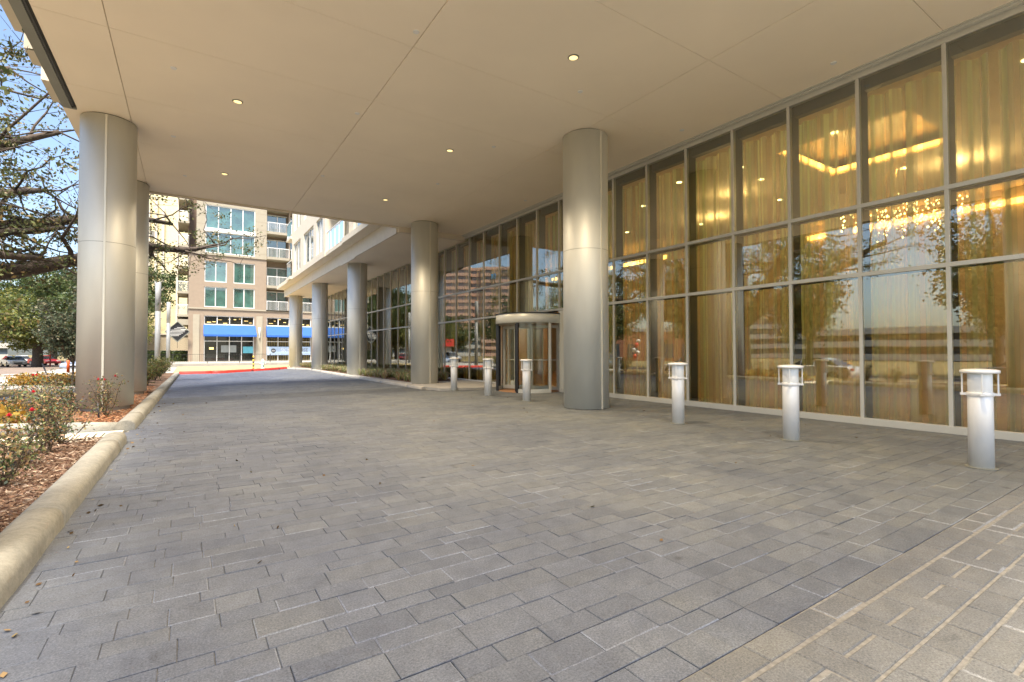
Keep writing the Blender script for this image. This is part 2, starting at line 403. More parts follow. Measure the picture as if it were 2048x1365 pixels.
kerb('garden_kerb', [(6.4, 41.3, 0), (7.35, 38, 0), (7.15, 30, 0), (6.95, 21.9, 0), (6.85, 15.9, 0)], m_conc, '', .13, .10)
# slotted drain cover across the planting gap
dr = empty('drain_cover', (-2, 9.9, 0), 'pale slotted concrete drain cover in the gap between the two left kerbs', 'drain cover')
MB().box(-1.6, 1.13, -.48, .46, -.2, .012).build('slab', m_stucco2, dr)
b = MB()
for i in range(26): xx = -1.5 + i * .1; b.quad((xx, -.15, .0165), (xx + .022, -.15, .0165), (xx + .022, .25, .0165), (xx, .25, .0165))
b.build('slot', m_dark, dr)

# right hand sidewalk and planting beds
struct(MB().prism([(7.0, 15.0), (8.0, 14.55), (9.93, 14.55), (9.93, 47), (7.4, 47), (7.3, 38), (7.05, 22), (6.9, 15.9)], -.3, .075).build('entrance_sidewalk', m_conc))

# ================================================================= HOTEL
hotel = empty('hotel_building', (7, 20, 0), 'cream glass fronted hotel with a deep flat entrance canopy carried on brushed metal columns', 'building')
HO = Vector((7, 20, 0))
def part(b, name, mat, smooth=False, bevel=0, parent=None):
    b.v = [(v[0] - 7, v[1] - 20, v[2]) for v in b.v]
    return b.build(name, mat, parent or hotel, smooth, bevel=bevel)
CZ = 6.3
XS = [-1.95, -1.07, 3.04, 7.43, 10.35]; YS = [-2.4, .15, 2.63, 5.12, 7.55, 9.65, 12.1, 14.6, 16.9, 18.85]  # rear edge, out of view, pulled in so light gets under the canopy
b = MB()
for i in range(len(XS) - 1):
    for j in range(len(YS) - 1):
        x0, x1, y0, y1 = (XS[i] if i or YS[j] < 12 else -2.19) + .006, XS[i + 1] - .006, YS[j] + .004, YS[j + 1] - .004
        if i == 0 and YS[j] == 12.1: b.box(-1.944, x1, y0, 13.2, CZ, CZ + .03); y0 = 13.2
        b.box(x0, x1, y0, y1, CZ, CZ + .03)
part(b, 'canopy_soffit', m_soffit)
part(MB().box(-1.94, 10.3, -2.4, 13.15, CZ + .035, CZ + .65).box(-2.19, 10.3, 13.25, 18.84, CZ + .035, CZ + .65), 'canopy_deck', m_stucco)
b = MB().box(-2.17, -2.02, -1.6, 13.2, CZ - .03, CZ + .6).box(-2.17, -1.95, 13.2, 13.25, CZ - .03, CZ + .6)
part(b, 'canopy_fascia', m_grey)
b = MB().box(-2.02, -1.985, -2.4, 13.15, CZ - .005, CZ + .1)
for i in range(5): b.box(-1.985 + i * .008, -1.982 + i * .008, -2.4, 13.15, CZ - .01, CZ + .1)
part(b, 'linear_vent', m_dark)
part(MB().box(-2.19, 7.0, 18.86, 18.98, CZ - .05, CZ + .62), 'canopy_end_fascia', m_stucco)
part(MB().box(7.0, 10.4, 18.845, 18.985, 6.09, 7.3), 'canopy_end_fascia', m_stucco)
# downlights (lit) and sprinkler covers
m_lit = emis('lit_downlight', (1, .76, .33), .42)
DL = [(5.43, 6.33), (.78, 11.13), (5.39, 10.98), (.81, 15.88), (5.38, 15.73), (.75, 6.3), (.75, 1.6), (5.4, 1.6)]
dl0 = MB().lathe(0, 0, [(.085, CZ - .018), (.088, CZ - .01), (.088, CZ + .02)], 24)
for (x, y) in DL:
    o = MB().lathe(0, 0, [(.075, CZ - .008), (.075, CZ)], 20).build('downlight', m_lit, hotel, loc=(x - 7, y - 20, 0))
    t_ = MB()
    n = 24
    for k in range(n):
        a, c = 2 * math.pi * k / n, 2 * math.pi * (k + 1) / n
        t_.quad((.075 * math.cos(a), .075 * math.sin(a), CZ - .014), (.075 * math.cos(c), .075 * math.sin(c), CZ - .014), (.098 * math.cos(c), .098 * math.sin(c), CZ - .001), (.098 * math.cos(a), .098 * math.sin(a), CZ - .001))
    t_.build('trim', m_grey, o)
    L = bpy.data.lights.new('downlight_lamp', 'SPOT'); L.energy = 260; L.color = (1, .80, .55); L.spot_size = R(125); L.spot_blend = .8; L.shadow_soft_size = .01
    lo = bpy.data.objects.new('downlight_lamp', L); C.objects.link(lo); lo.location = (x - 7, y - 20, CZ - .05); lo.parent = hotel
for (x, y) in [(2.93, 7.16), (-.26, 10.42), (2.92, 10.32), (-.33, 13.75), (6.26, 7.1), (9.32, 3.98), (9.29, 7.1), (6.19, 10.2), (3.15, 14.55), (6.17, 13.38), (-.12, 16.67), (9.3, 10.2), (9.3, 13.3)]:
    MB().lathe(0, 0, [(.045, CZ - .012), (.05, CZ)], 16).build('sprinkler_cover', m_white, hotel, loc=(x - 7, y - 20, 0))
# columns
COLS = [(-1.47, 13.65), (-1.5, 18.25), (-1.57, 3.9), (7.72, 8.6), (7.7, 17.9), (7.7, 27.05), (7.7, 36.2), (7.7, 45.35)]
for i, (x, y) in enumerate(COLS):
    r = .52 if i > 1 else .487; ct = CZ - .02 if i < 5 else 6.08
    zb = .16 if i < 3 else .01; zj = 3.6
    o = MB().lathe(0, 0, [(r, zb), (r, ct)], 72).build('column', m_steel, hotel, True, loc=(x - 7, y - 20, 0))
    MB().lathe(0, 0, [(r + .0015, zj - .004), (r + .0015, zj + .004)], 72, False).build('panel_seam', m_grey, o)
    s_ = MB()
    for sg in (-1, 1):
        s_.box(-.018, .018, sg * r - .006 if sg > 0 else -r - .012, sg * r + .012 if sg > 0 else -r + .006, zb, ct - .01)
    s_.build('reveal_strip', m_strip, o)
    MB().lathe(0, 0, [(r - .03, ct), (r - .03, CZ)], 48, False).build('shadow_gap', m_black, o)
    MB().lathe(0, 0, [(r - .07, -.1), (r - .07, zb)], 48, False).build('pedestal', m_conc if i < 3 else m_black, o)
# curtain wall: mullions, transoms, glass
FX = 10.0; MY = [2.67 + 1.2135 * k for k in range(-4, 37)]
TZ = [.02, 2.65, 3.87, 6.235]
b = MB()
DOOR = (12.38, 16.02)
for z, hh in ((.06, .06), (6.215, .05)):
    if z < 1:
        b.box(9.93, 10.06, MY[0], DOOR[0] - .12, z - hh, z + hh).box(9.93, 10.06, DOOR[1] + .03, MY[-1], z - hh, z + hh)
    else: b.box(9.95, 10.06, MY[0], MY[-1], z - hh, z + hh)
part(b, 'sill_and_head', m_alu, bevel=.004)
for z in (2.65, 3.87): part(MB().box(9.95, 10.055, MY[0], MY[-1], z - .035, z + .035), 'transom', m_alu, bevel=.004)
part(MB().box(9.86, 9.93, MY[0], MY[-1], CZ - .05, CZ - .002).box(9.8, 9.86, MY[0], MY[-1], CZ - .02, CZ - .002), 'head_trim', m_alu)
part(MB().box(10.15, 10.3, MY[0], MY[-1], 6.0, 6.29).box(10.15, 10.24, MY[0], MY[-1], 2.61, 2.69).box(10.15, 10.24, MY[0], MY[-1], 3.83, 3.91), 'inner_transom', m_aludk)
n_p = 0; far_panes = MB()
for i, y in enumerate(MY):
    z0 = 0 if not (DOOR[0] + .2 < y < DOOR[1] - .2) else 2.68
    part(MB().box(9.955, 10.058, y - .028, y + .028, z0 + .0, 6.165), 'mullion', m_alu, bevel=.004)
    part(MB().box(10.06, 10.32, y - .03, y + .03, z0 + .0, 6.25), 'inner_mullion', m_aludk)
    if i < len(MY) - 1:
        y2 = MY[i + 1]
        for j in range(3):
            if j == 0 and DOOR[0] - .3 < (y + y2) / 2 < DOOR[1] + .1: continue
            gx = 9.985 + rnd.uniform(-.0015, .0015); e = rnd.uniform(-.0022, .0022); e2 = rnd.uniform(-.0015, .0015)
            q = ((gx, y2, TZ[j]), (gx + e, y, TZ[j]), (gx + e + e2, y, TZ[j + 1]), (gx + e2, y2, TZ[j + 1]))
            if n_p < 99: part(MB().quad(*q), 'glass_pane', m_glass); n_p += 1
            else: far_panes.quad(*q)
o = part(far_panes, 'far_glass_panes', m_glass); o['kind'] = 'stuff'
# ---- interior
m_ifloor = plain('lobby_floor', (.34, .24, .15), .35, var=.2, scale=1.5)
m_iwall = plain('lobby_wall', (.58, .47, .33), .7, var=.06)
m_iceil = plain('lobby_ceiling', (.80, .68, .50), .8, var=.04)
IY0, IY1, IX = -3, 46, 20
part(MB().box(10.28, IX, IY0, IY1, -.2, .02), 'lobby_floor', m_ifloor)
part(MB().box(IX, IX + .2, IY0, IY1, 0, 6.9).box(10.3, IX, IY0 - .2, IY0, 0, 6.9).box(10.3, IX, IY1, IY1 + .2, 0, 6.9), 'lobby_wall', m_iwall)
RX0, RX1, RY0, RY1 = 11.8, 14.6, 3.7, 6.3
b = MB().box(10.28, RX0, IY0, IY1, 6.05, 6.25).box(RX1, IX, IY0, IY1, 6.05, 6.25).box(RX0, RX1, IY0, RY0, 6.05, 6.25).box(RX0, RX1, RY1, IY1, 6.05, 6.25)
part(b, 'lobby_ceiling', m_iceil)
part(MB().box(RX0 - .3, RX1 + .3, RY0 - .3, RY1 + .3, 6.55, 6.6), 'ceiling_recess', m_iceil)
m_cove = emis('cove_glow', (1, .46, .10), 2.6)
b = MB().box(RX0 + .02, RX1 - .02, RY1 - .05, RY1 - .01, 6.12, 6.22).box(RX1 - .05, RX1 - .01, RY0 + .02, RY1 - .06, 6.12, 6.22)
b.box(RX0 + .02, RX1 - .06, RY0 + .01, RY0 + .05, 6.12, 6.2)
part(b, 'cove_strip', m_cove)
part(MB().box(IX - .12, IX - .02, -1, 9.5, 5.55, 5.7), 'wall_cove_strip', m_cove)
part(MB().box(17.2, 17.3, 14, 22, 5.3, 5.45), 'wall_cove_strip', m_cove)
m_lamp = emis('lobby_lamp_glow', (1, .72, .32), 3)
for (x, y, e) in [(13.2, 5, 38), (15.5, 10.5, 55), (13.5, -.3, 38), (16, 4, 60), (13.6, 8.6, 34), (15.5, 17, 8), (15, 25, 2.5), (15, 36, 2)]:
    L = bpy.data.lights.new('lobby_lamp', 'POINT'); L.energy = e * .5; L.color = (1, .60, .29); L.shadow_soft_size = .04
    lo = bpy.data.objects.new('lobby_lamp', L); C.objects.link(lo); lo.location = (x - 7, y - 20, 5.6); lo.parent = hotel
for (x, y) in [(11.4, 2.0), (13.2, 1.3), (11.9, 7.3), (11.5, 8.9), (13, 9.6), (13.2, 7.5), (15.5, 8.2), (15.5, 5), (15.7, 2.2), (12.4, 11), (16, 11.4), (14.6, 13.8), (11.7, 5.0)]:
    MB().lathe(0, 0, [(.07, 6.035), (.07, 6.055)], 14).build('recessed_lamp', m_lamp, hotel, loc=(x - 7, y - 20, 0))
# chandelier
ch = empty('chandelier', (14.6, 4.8, 4.6), 'sparkling glass bead chandelier glowing behind the sheer curtains', 'chandelier')
m_bead = emis('bead_glow', (1, .66, .24), 2.6); m_rod = plain('gold_rod', (.6, .4, .15), .3, .9)
b = MB(); gg = random.Random(4)
for i in range(230):
    a = gg.uniform(0, 6.283); r_ = 1.25 * math.sqrt(gg.random()); z = gg.gauss(0, .17); s_ = gg.uniform(.012, .028)
    b.lathe(r_ * math.cos(a), r_ * math.sin(a), [(.3 * s_, z - s_), (s_, z), (.3 * s_, z + s_)], 5)
b.build('beads', m_bead, ch)
b = MB()
for i in range(10):
    a = i * .628; b.tube([(0, 0, 1.45), (.9 * math.cos(a), .9 * math.sin(a), .1)], .006, 4)
b.build('rods', m_rod, ch)
# artwork/screen panels deep inside, warm columns
part(MB().box(16.5, 17.0, 6.8, 7.3, .02, 6.05).box(16.5, 17, 14, 14.5, .02, 6.05).box(16.5, 17, 22, 22.5, .02, 6.05), 'lobby_pier', m_iwall)
# curtains
def curtain(y0, y1, x=10.46, seed=0, zb=.05):
    g2 = random.Random(seed); b = MB(); n = int((y1 - y0) / .018); xs = []; ph = 0
    for i in range(n + 1):
        yv = y0 + (y1 - y0) * i / n; ph += g2.uniform(.18, .55)
        xs.append((x + .055 * math.sin(ph) + .02 * math.sin(ph * .37 + seed), yv))
    zt = [zb, max(2, zb + .1), 4, 5.97]
    for zi, z in enumerate(zt):
        for (a, c) in xs: b.v.append((a + .02 * math.sin(z * .7 + c * 3), c, z))
    m = len(xs)
    for zi in range(3):
        for i in range(m - 1): k = zi * m + i; b.f.append((k, k + 1, k + m + 1, k + m))
    return b
for i, (a, c) in enumerate([(-2, 1.4), (1.4, 2.75), (2.75, 4.5), (4.5, 6.4), (6.4, 8.6), (8.6, 11.0), (11.0, 12.1), (12.2, 16.0), (16.1, 19), (19, 22.5)]):
    o = curtain(a, c, seed=i, zb=2.75 if i == 7 else .05).build('sheer_curtain', m_curt, smooth=True)
    tag(o, 'sheer pleated curtain behind the lobby glass, ' + ['the one at the right picture edge', 'behind the nearest bollard light', 'between the two nearest bollard lights', 'behind the second bollard light from the right', 'behind the third bollard light from the right', 'just right of the big middle column', 'hidden mostly by the big middle column',
        'above the revolving door', 'just left of the revolving door', 'beside the sidewalk end column'][i], 'curtain', 'sheer curtains behind the lobby glass')

# ---- revolving door
rd = empty('revolving_door', (9.55, 13.4, 0), 'round revolving entrance door in pale metal with dark edged glass wings', 'revolving door')
RR = 1.1
m_dframe = plain('door_frame', (.66, .64, .55), .38, .15, .03)
def arc(b, r0, r1, z0, z1, a0, a1, n=20):
    for k in range(n):
        a = a0 + (a1 - a0) * k / n; c = a0 + (a1 - a0) * (k + 1) / n
        p = [(r0 * math.cos(a), r0 * math.sin(a)), (r1 * math.cos(a), r1 * math.sin(a)), (r1 * math.cos(c), r1 * math.sin(c)), (r0 * math.cos(c), r0 * math.sin(c))]
        b.prism(p, z0, z1)
    return b
MB().lathe(0, 0, [(RR + .03, 2.2), (RR + .05, 2.21), (RR + .05, 2.49), (RR + .03, 2.5)], 64).build('drum_canopy', m_dframe, rd, True)
MB().lathe(0, 0, [(RR + .07, 2.50), (RR + .07, 2.525)], 64).build('canopy_cap', m_black, rd)
b = MB()
for a0, a1 in ((R(215), R(268)), (R(98), R(150)), (R(-60), R(-8)), (R(8), R(60))):
    arc(b, RR - .03, RR + .03, .0, .12, a0, a1, 14)
b.build('curved_base_rail', m_dframe, rd)
for a0, a1 in ((R(217), R(266)), (R(100), R(148))):
    q = MB(); n = 16
    for k in range(n):
        a = a0 + (a1 - a0) * k / n; c = a0 + (a1 - a0) * (k + 1) / n
        q.quad((RR * math.cos(a), RR * math.sin(a), .12), (RR * math.cos(c), RR * math.sin(c), .12), (RR * math.cos(c), RR * math.sin(c), 2.2), (RR * math.cos(a), RR * math.sin(a), 2.2))
    q.build('curved_glass', m_doorglass, rd, True)
for a in (213, 268, 97, 151, -62, 62):
    ra = R(a); o = MB().box(-.045, .045, -.035, .035, 0, 2.2).build('drum_post', m_dframe if a not in (213, 151) else m_black, rd, bevel=.004)
    o.location = (RR * math.cos(ra), RR * math.sin(ra), 0); o.rotation_euler = (0, 0, ra)
for k in range(4):
    a = R(28 + 90 * k); wg = bpy.data.objects.new('door_wing', None)
    f_ = MB().box(.04, .10, -.025, .025, .04, 2.16).box(RR - .14, RR - .06, -.025, .025, .04, 2.16).box(.10, RR - .14, -.025, .025, 2.06, 2.16).box(.10, RR - .14, -.025, .025, .04, .16).box(.10, RR - .14, -.04, -.026, 1.0, 1.035)
    o = f_.build('door_wing', m_dframe, rd); o.rotation_euler = (0, 0, a)
    MB().quad((.1, 0, .16), (RR - .14, 0, .16), (RR - .14, 0, 2.06), (.1, 0, 2.06)).build('wing_glass', m_doorglass, o)
    MB().box(RR - .06, RR - .035, -.012, .012, .03, 2.18).build('wing_brush', m_black, o)
MB().lathe(0, 0, [(.03, 0), (.03, 2.2)], 12).build('centre_post', m_dframe, rd, True)
MB().lathe(0, 0, [(RR - .04, -.01), (RR - .04, .012)], 48).build('door_mat', plain('orange_mat', (.36, .19, .09), .8, var=.2, scale=20), rd)
# side leaf doors (fixed in the curtain wall)
for (y0, y1, lab) in ((14.86, 15.95, 'glass swing door in a pale frame just left of the revolving door'), (11.32, 12.2, 'glass swing door with a pull handle just right of the revolving door')):
    sdoor = empty('swing_door', (9.97, y0, 0), lab, 'door')
    MB().box(-.03, .05, 0, .1, .02, 2.6).box(-.03, .05, y1 - y0 - .1, y1 - y0, .02, 2.6).box(-.03, .05, .1, y1 - y0 - .1, 2.35, 2.6).box(-.03, .05, .1, y1 - y0 - .1, .02, .2).build('door_frame', m_dframe, sdoor, bevel=.004)
    MB().quad((.0, .1, .2), (.0, y1 - y0 - .1, .2), (.0, y1 - y0 - .1, 2.35), (.0, .1, 2.35)).build('door_glass', m_glass, sdoor)
    hy = .06 if y0 < 13 else y1 - y0 - .06
    MB().tube([(-.03, hy, .9), (-.09, hy, .92), (-.09, hy, 1.25), (-.03, hy, 1.27)], .012, 8).build('pull_handle', m_alu, sdoor, True)
part(MB().box(9.94, 10.04, 14.53, 14.86, .0, 2.6), 'door_side_panel', m_dframe)
part(MB().box(9.94, 10.04, 12.2, 12.32, .0, 2.6), 'door_side_panel', m_dframe)

# ---- upper floors over the canopy
for (ya, yb) in ((10.2, 13.08), (13.7, 14.42), (15.1, 16.3)):
    part(MB().box(-2.85, -2.16, ya, yb, 7.5, 8.8), 'balcony_box', m_stucco2)
part(MB().box(-2.15, 9, -1.6, 18.6, 6.96, 14), 'upper_wall', m_stucco)
# ---- wing over the far columns
part(MB().box(7.0, 10.4, 18.99, 46.5, 6.08, 6.28), 'wing_soffit', m_soffit)
part(MB().box(6.94, 7.0, 18.99, 24.9, 6.05, 6.72).box(6.94, 7.0, 24.9, 27.6, 6.0, 6.9).box(6.94, 7.0, 27.6, 46.56, 6.05, 6.7), 'wing_fascia', m_stucco2)
part(MB().box(6.4, 10, 29.0, 46.9, 6.7, 6.98).box(6.4, 10, 18.99, 25.3, 6.73, 7.0), 'wing_slab', m_stucco2)
b = MB()
def wallwin(b, x, y0, y1, z0, z1, wins, t=.25):
    ys = sorted({y0, y1, *[q for w_ in wins for q in (w_[0], w_[1])]}); zs = sorted({z0, z1, *[q for w_ in wins for q in (w_[2], w_[3])]})
    for i in range(len(ys) - 1):
        for j in range(len(zs) - 1):
            cyy, czz = (ys[i] + ys[i + 1]) / 2, (zs[j] + zs[j + 1]) / 2
            if any(w_[0] < cyy < w_[1] and w_[2] < czz < w_[3] for w_ in wins): continue
            b.box(x, x + t, ys[i], ys[i + 1], zs[j], zs[j + 1])
wins = []
for f_ in range(4):
    z = 6.98 + f_ * 3.0
    for (a, c) in ((29.6, 31.3), (32.1, 35.2), (36.3, 38.9), (41, 44)): wins.append((a, c, z + .12, z + 2.2))
wallwin(b, 6.42, 29.02, 39.6, 6.98, 19, [q for q in wins if q[1] < 39.5])
b.box(6.67, 10, 29.02, 29.2, 6.98, 19)
wallwin(b, 7.6, 39.6, 46.4, 6.98, 19, [q for q in wins if q[0] > 40])
wallwin(b, 7.6, 25.3, 29.0, 6.9, 19, [(25.8, 28.6, 7.0 + 3 * f_, 9.2 + 3 * f_) for f_ in range(4)])
wallwin(b, 6.75, 18.99, 25.3, 7.0, 19, [(a, c, 7.15 + 3 * f_, 9.3 + 3 * f_) for f_ in range(4) for (a, c) in ((19.6, 21.6), (22.2, 24.4))])
part(b, 'wing_wall', m_stucco2)
m_wglass = plain('blue_window_glass', (.20, .27, .29), .03, .0, .06, spec=1.0)
t_ = MATS['blue_window_glass'].node_tree.nodes['Principled BSDF']; t_.inputs['Coat Weight'].default_value = .6; t_.inputs['Coat Roughness'].default_value = .02; t_.inputs['Coat IOR'].default_value = 2.2
for (a, c, z0, z1) in wins:
    xx = 6.5 if c < 39.5 else 7.7
    o = part(MB().box(xx + .04, xx + .08, a, c, z0, z1), 'window', m_wglass)
    fr = MB(); w_ = .04
    fr.box(xx, xx + .06, a, a + w_, z0, z1).box(xx, xx + .06, c - w_, c, z0, z1).box(xx, xx + .06, a + w_, c - w_, z0, z0 + w_).box(xx, xx + .06, a + w_, c - w_, z1 - w_, z1).box(xx, xx + .06, (a + c) / 2 - .03, (a + c) / 2 + .03, z0 + w_, z1 - w_)
    if c - a > 2.9: pass
    part(fr, 'window_frame', m_white)
for f_ in range(4):
    part(MB().box(7.75, 7.8, 25.8, 28.6, 7 + 3 * f_, 9.2 + 3 * f_), 'window', m_wglass)
    for (a, c) in ((19.6, 21.6), (22.2, 24.4)): part(MB().box(6.85, 6.9, a, c, 7.15 + 3 * f_, 9.3 + 3 * f_), 'window', m_wglass)
    b = MB().box(6.5, 6.56, 25.3, 29.0, 8.02 + 3 * f_, 8.07 + 3 * f_)
    for k in range(5): yv = 25.35 + k * .9; b.box(6.5, 6.55, yv, yv + .04, 6.98 + 3 * f_, 8.02 + 3 * f_)
    part(b, 'balcony_rail', m_white)
    part(MB().quad((6.525, 25.3, 7.0 + 3 * f_), (6.525, 29, 7.0 + 3 * f_), (6.525, 29, 8.0 + 3 * f_), (6.525, 25.3, 8.0 + 3 * f_)), 'balcony_glass', m_doorglass)
    part(MB().box(6.45, 7.6, 25.3, 29.0, 6.72 + 3 * f_, 6.9 + 3 * f_), 'balcony_slab', m_stucco2)
    # corner balcony at far end
    part(MB().box(6.3, 7.6, 39.6, 41.3, 6.75 + 3 * f_, 6.95 + 3 * f_), 'balcony_slab', m_stucco2)
    part(MB().quad((6.34, 39.6, 7 + 3 * f_), (6.34, 41.3, 7 + 3 * f_), (6.34, 41.3, 8.05 + 3 * f_), (6.34, 39.6, 8.05 + 3 * f_)), 'balcony_glass', m_wglass)
    part(MB().box(6.32, 6.37, 39.6, 41.3, 8.05 + 3 * f_, 8.1 + 3 * f_), 'balcony_rail', m_white)
part(MB().box(10.4, 20.4, -1.6, 46.5, 6.7, 19), 'upper_block', m_stucco)

# ================================================================= BOLLARD LIGHTS
def make_bollard(name='bollard_light'):
    r = empty(name, (0, 0, 0), 'x', 'bollard', 'grey bollard lights along the lobby glass')
    MB().lathe(0, 0, [(.108, 0), (.108, .80), (.104, .805)], 40).build('post', m_boll, r, True)
    MB().lathe(0, 0, [(.112, .79), (.116, .795), (.116, .83), (.112, .835)], 40).build('collar', m_boll, r, True)
    MB().lathe(0, 0, [(.103, .835), (.105, .84), (.105, 1.04), (.103, 1.045)], 40).build('lens', m_lens, r, True)
    MB().lathe(0, 0, [(.16, 1.045), (.168, 1.05), (.168, 1.078), (.13, 1.088), (.06, 1.094)], 48).build('cap', m_boll, r, True)
    MB().lathe(0, 0, [(.14, 0), (.14, .008), (.11, .012)], 32).build('base_flange', m_grey, r)
    for k in range(4):
        a = R(20 + 90 * k); g_ = MB().tube([(.148, 0, .825), (.148, 0, 1.05)], .008, 8).box(.1, .165, -.018, .018, .80, .826)
        o = g_.build('guard_rod', m_boll, r); o.rotation_euler = (0, 0, a)
    return r
b0 = make_bollard()
BL = [(7.36, 1.72, 'large grey bollard light nearest the camera, at the right side of the drive'), (7.36, 3.78, 'grey bollard light second from the right, in front of the curtained glass'),
      (7.36, 5.76, 'grey bollard light just right of the big middle column'), (7.40, 10.55, 'grey bollard light standing in front of the revolving door'),
      (7.36, 12.45, 'grey bollard light just left of the revolving door'), (7.40, 14.75, 'grey bollard light farthest away, beside the column by the sidewalk end')]
for i, (x, y, lab) in enumerate(BL):
    o = b0 if i == 0 else copy_tree(b0); o.location = (x, y, 0.002); o['label'] = lab; o.rotation_euler = (0, 0, R(i * 3))

# ================================================================= LIRIOPE CLUMPS in the right beds
def grass_clumps(x0, x1, y0, y1, n, seed, label):
    g2 = np.random.default_rng(seed); b = MB(); gg = random.Random(seed)
    pal = [(.38, .36, .15), (.28, .31, .12), (.55, .48, .27), (.46, .34, .17), (.22, .27, .10), (.6, .55, .36)]
    for i in range(n):
        cx_, cy_ = gg.uniform(x0, x1), gg.uniform(y0, y1)
        for k in range(52):
            a = gg.uniform(0, 6.283); L = gg.uniform(.25, .5); t = gg.uniform(.15, 1.0); w_ = .009
            dx, dy = math.cos(a), math.sin(a); base = Vector((cx_ + dx * .05, cy_ + dy * .05, .06)); s_ = Vector((-dy, dx, 0)) * w_
            p1 = base + Vector((dx * L * t * .5, dy * L * t * .5, L * .75)); p2 = base + Vector((dx * L * t, dy * L * t, L * (1.05 - .6 * t)))
            c = tuple(v * gg.uniform(.75, 1.25) for v in gg.choice(pal))
            b.quad(tuple(base - s_), tuple(base + s_), tuple(p1 + s_), tuple(p1 - s_), c); b.quad(tuple(p1 - s_), tuple(p1 + s_), tuple(p2 + s_ * .3), tuple(p2 - s_ * .3), c)
    o = b.build('ornamental_grass', m_leaf); o['kind'] = 'stuff'; o['category'] = 'ornamental grass'; o['label'] = label
grass_clumps(7.45, 9.4, 18.8, 25.9, 130, 21, 'dry tufted ornamental grass filling the nearest bed between columns')
grass_clumps(7.6, 9.4, 28.0, 35.1, 110, 22, 'dry tufted ornamental grass in the middle bed between columns')
grass_clumps(7.7, 9.4, 37.2, 43.5, 80, 23, 'dry tufted ornamental grass in the farthest bed between columns')
for (ya, yb) in ((18.7, 26.2), (27.9, 35.4), (37.1, 44)): bed('planting_bed', 7.38, 9.6, ya, yb, m_mulch, .10, .08)

# ================================================================= TREES
def bend(p0, p1, n, amp, g_, sag=0):
    p0 = Vector(p0); p1 = Vector(p1); L = (p1 - p0).length; out = [p0]; o_ = Vector((0, 0, 0))
    for i in range(1, n + 1):
        t = i / n; o_ += Vector((g_.gauss(0, 1), g_.gauss(0, 1), g_.gauss(0, .6))) * amp * L / n
        out.append(p0.lerp(p1, t) + o_ + Vector((0, 0, sag * L * math.sin(math.pi * t))))
    return out
def tree(name, loc, label, cat, seed, H, cr, trunk_h, trunk_r, nl, lsize, pal, limbs=None, nlimb=6, flat=.55, group=None, clump=.55, leafmat=None, lift=.5, twigs=5):
    g_ = random.Random(seed); r = empty(name, loc, label, cat, group); tb = MB(); tips = []
    base = bend((0, 0, -.4), (g_.uniform(-.2, .2), g_.uniform(-.2, .2), trunk_h), 5, .05, g_)
    tb.tube(base, [trunk_r * 1.35, trunk_r * 1.08, trunk_r, trunk_r * .95, trunk_r * .9, trunk_r * .92], 12)
    top = base[-1]
    if limbs is None:
        limbs = []
        for i in range(nlimb):
            a = i * 6.283 / nlimb + g_.uniform(-.35, .35); rr_ = cr * g_.uniform(.55, .9); el = g_.uniform(.35, .95)
            limbs.append((math.cos(a) * rr_, math.sin(a) * rr_, trunk_h + (H - trunk_h) * el * .85))
        limbs.append((g_.uniform(-.2, .2) * cr, g_.uniform(-.2, .2) * cr, H * .92))
    for L in limbs:
        P = bend(top - Vector((0, 0, g_.uniform(0, .25) * trunk_h * .5)), L, 9, .16, g_, g_.uniform(0, .08)); lr = trunk_r * g_.uniform(.42, .6)
        tb.tube(P, [lr * (1 - .8 * i / 9) + .01 for i in range(10)], 8)
        for i in range(2, 10):
            for q in range((3 if i < 8 else 4) - (1 if name == 'live_oak' else 0)):
                d = Vector((g_.gauss(0, 1), g_.gauss(0, 1), g_.gauss(.25, .55))).normalized() * cr * g_.uniform(.16, .38)
                S = bend(P[i], P[i] + d, 5, .22, g_); sr = lr * (1 - .8 * i / 9) * .38 + .006
                tb.tube(S, [sr * (1 - .16 * k) for k in range(6)], 5)
                for tw in range(twigs):
                    k = g_.randint(2, 5); d2 = Vector((g_.gauss(0, 1), g_.gauss(0, 1), g_.gauss(0, .6))).normalized() * cr * g_.uniform(.05, .14)
                    e = S[k] + d2; tips.append(e)
                    if twigs >= 5: tb.tube([S[k], (S[k] + e) / 2 + d2 * .1, e], [.012, .008, .004], 3)
    tb.build('trunk', m_bark, r, True)
    T = np.array([tuple(t) for t in tips]); G = np.random.default_rng(seed); idx = G.integers(0, len(T), nl)
    # some twigs bear many leaves, some almost none
    wgt = G.uniform(0, 1, len(T)) ** 1.6; wgt /= wgt.sum(); idx = G.choice(len(T), nl, p=wgt)
    P = T[idx] + G.normal(size=(nl, 3)) * np.array([1, 1, flat]) * clump * (.5 + G.uniform(0, 1, (nl, 1)))
    leaves('crown', P, lsize, pal, r, leafmat, seed)
    return r
OAK = [(.07, .095, .03), (.10, .125, .04), (.14, .16, .055), (.18, .16, .06), (.24, .17, .07), (.07, .08, .04)]
GRN = [(.05, .085, .025), (.07, .11, .03), (.035, .06, .02), (.11, .14, .04)]
YEL = [(.16, .17, .03), (.11, .14, .03), (.22, .21, .05), (.07, .10, .025)]
GRY = [(.09, .12, .07), (.13, .16, .10), (.06, .085, .05), (.18, .16, .09)]
tree('live_oak', (-8.3, 17.5, -.3), 'huge live oak whose bare gnarled limbs and loose leaves reach in beside the left column', 'tree', 3, 14, 10, 3.2, .66, 36000, .062, OAK,
     limbs=[(5.2, 3.4, 4.5), (5.0, 5.2, 6.0), (4.6, 2.8, 8.8), (8.9, 8.6, 6.9), (8.6, 10.5, 7.5), (3.5, 5.5, 11.5), (1, -6, 9), (-5, 2, 8), (-4, -6, 7.5), (4.6, 4.6, 7.6), (5.4, -7, 9.5), (0, 8, 9)], flat=.6, clump=.20)
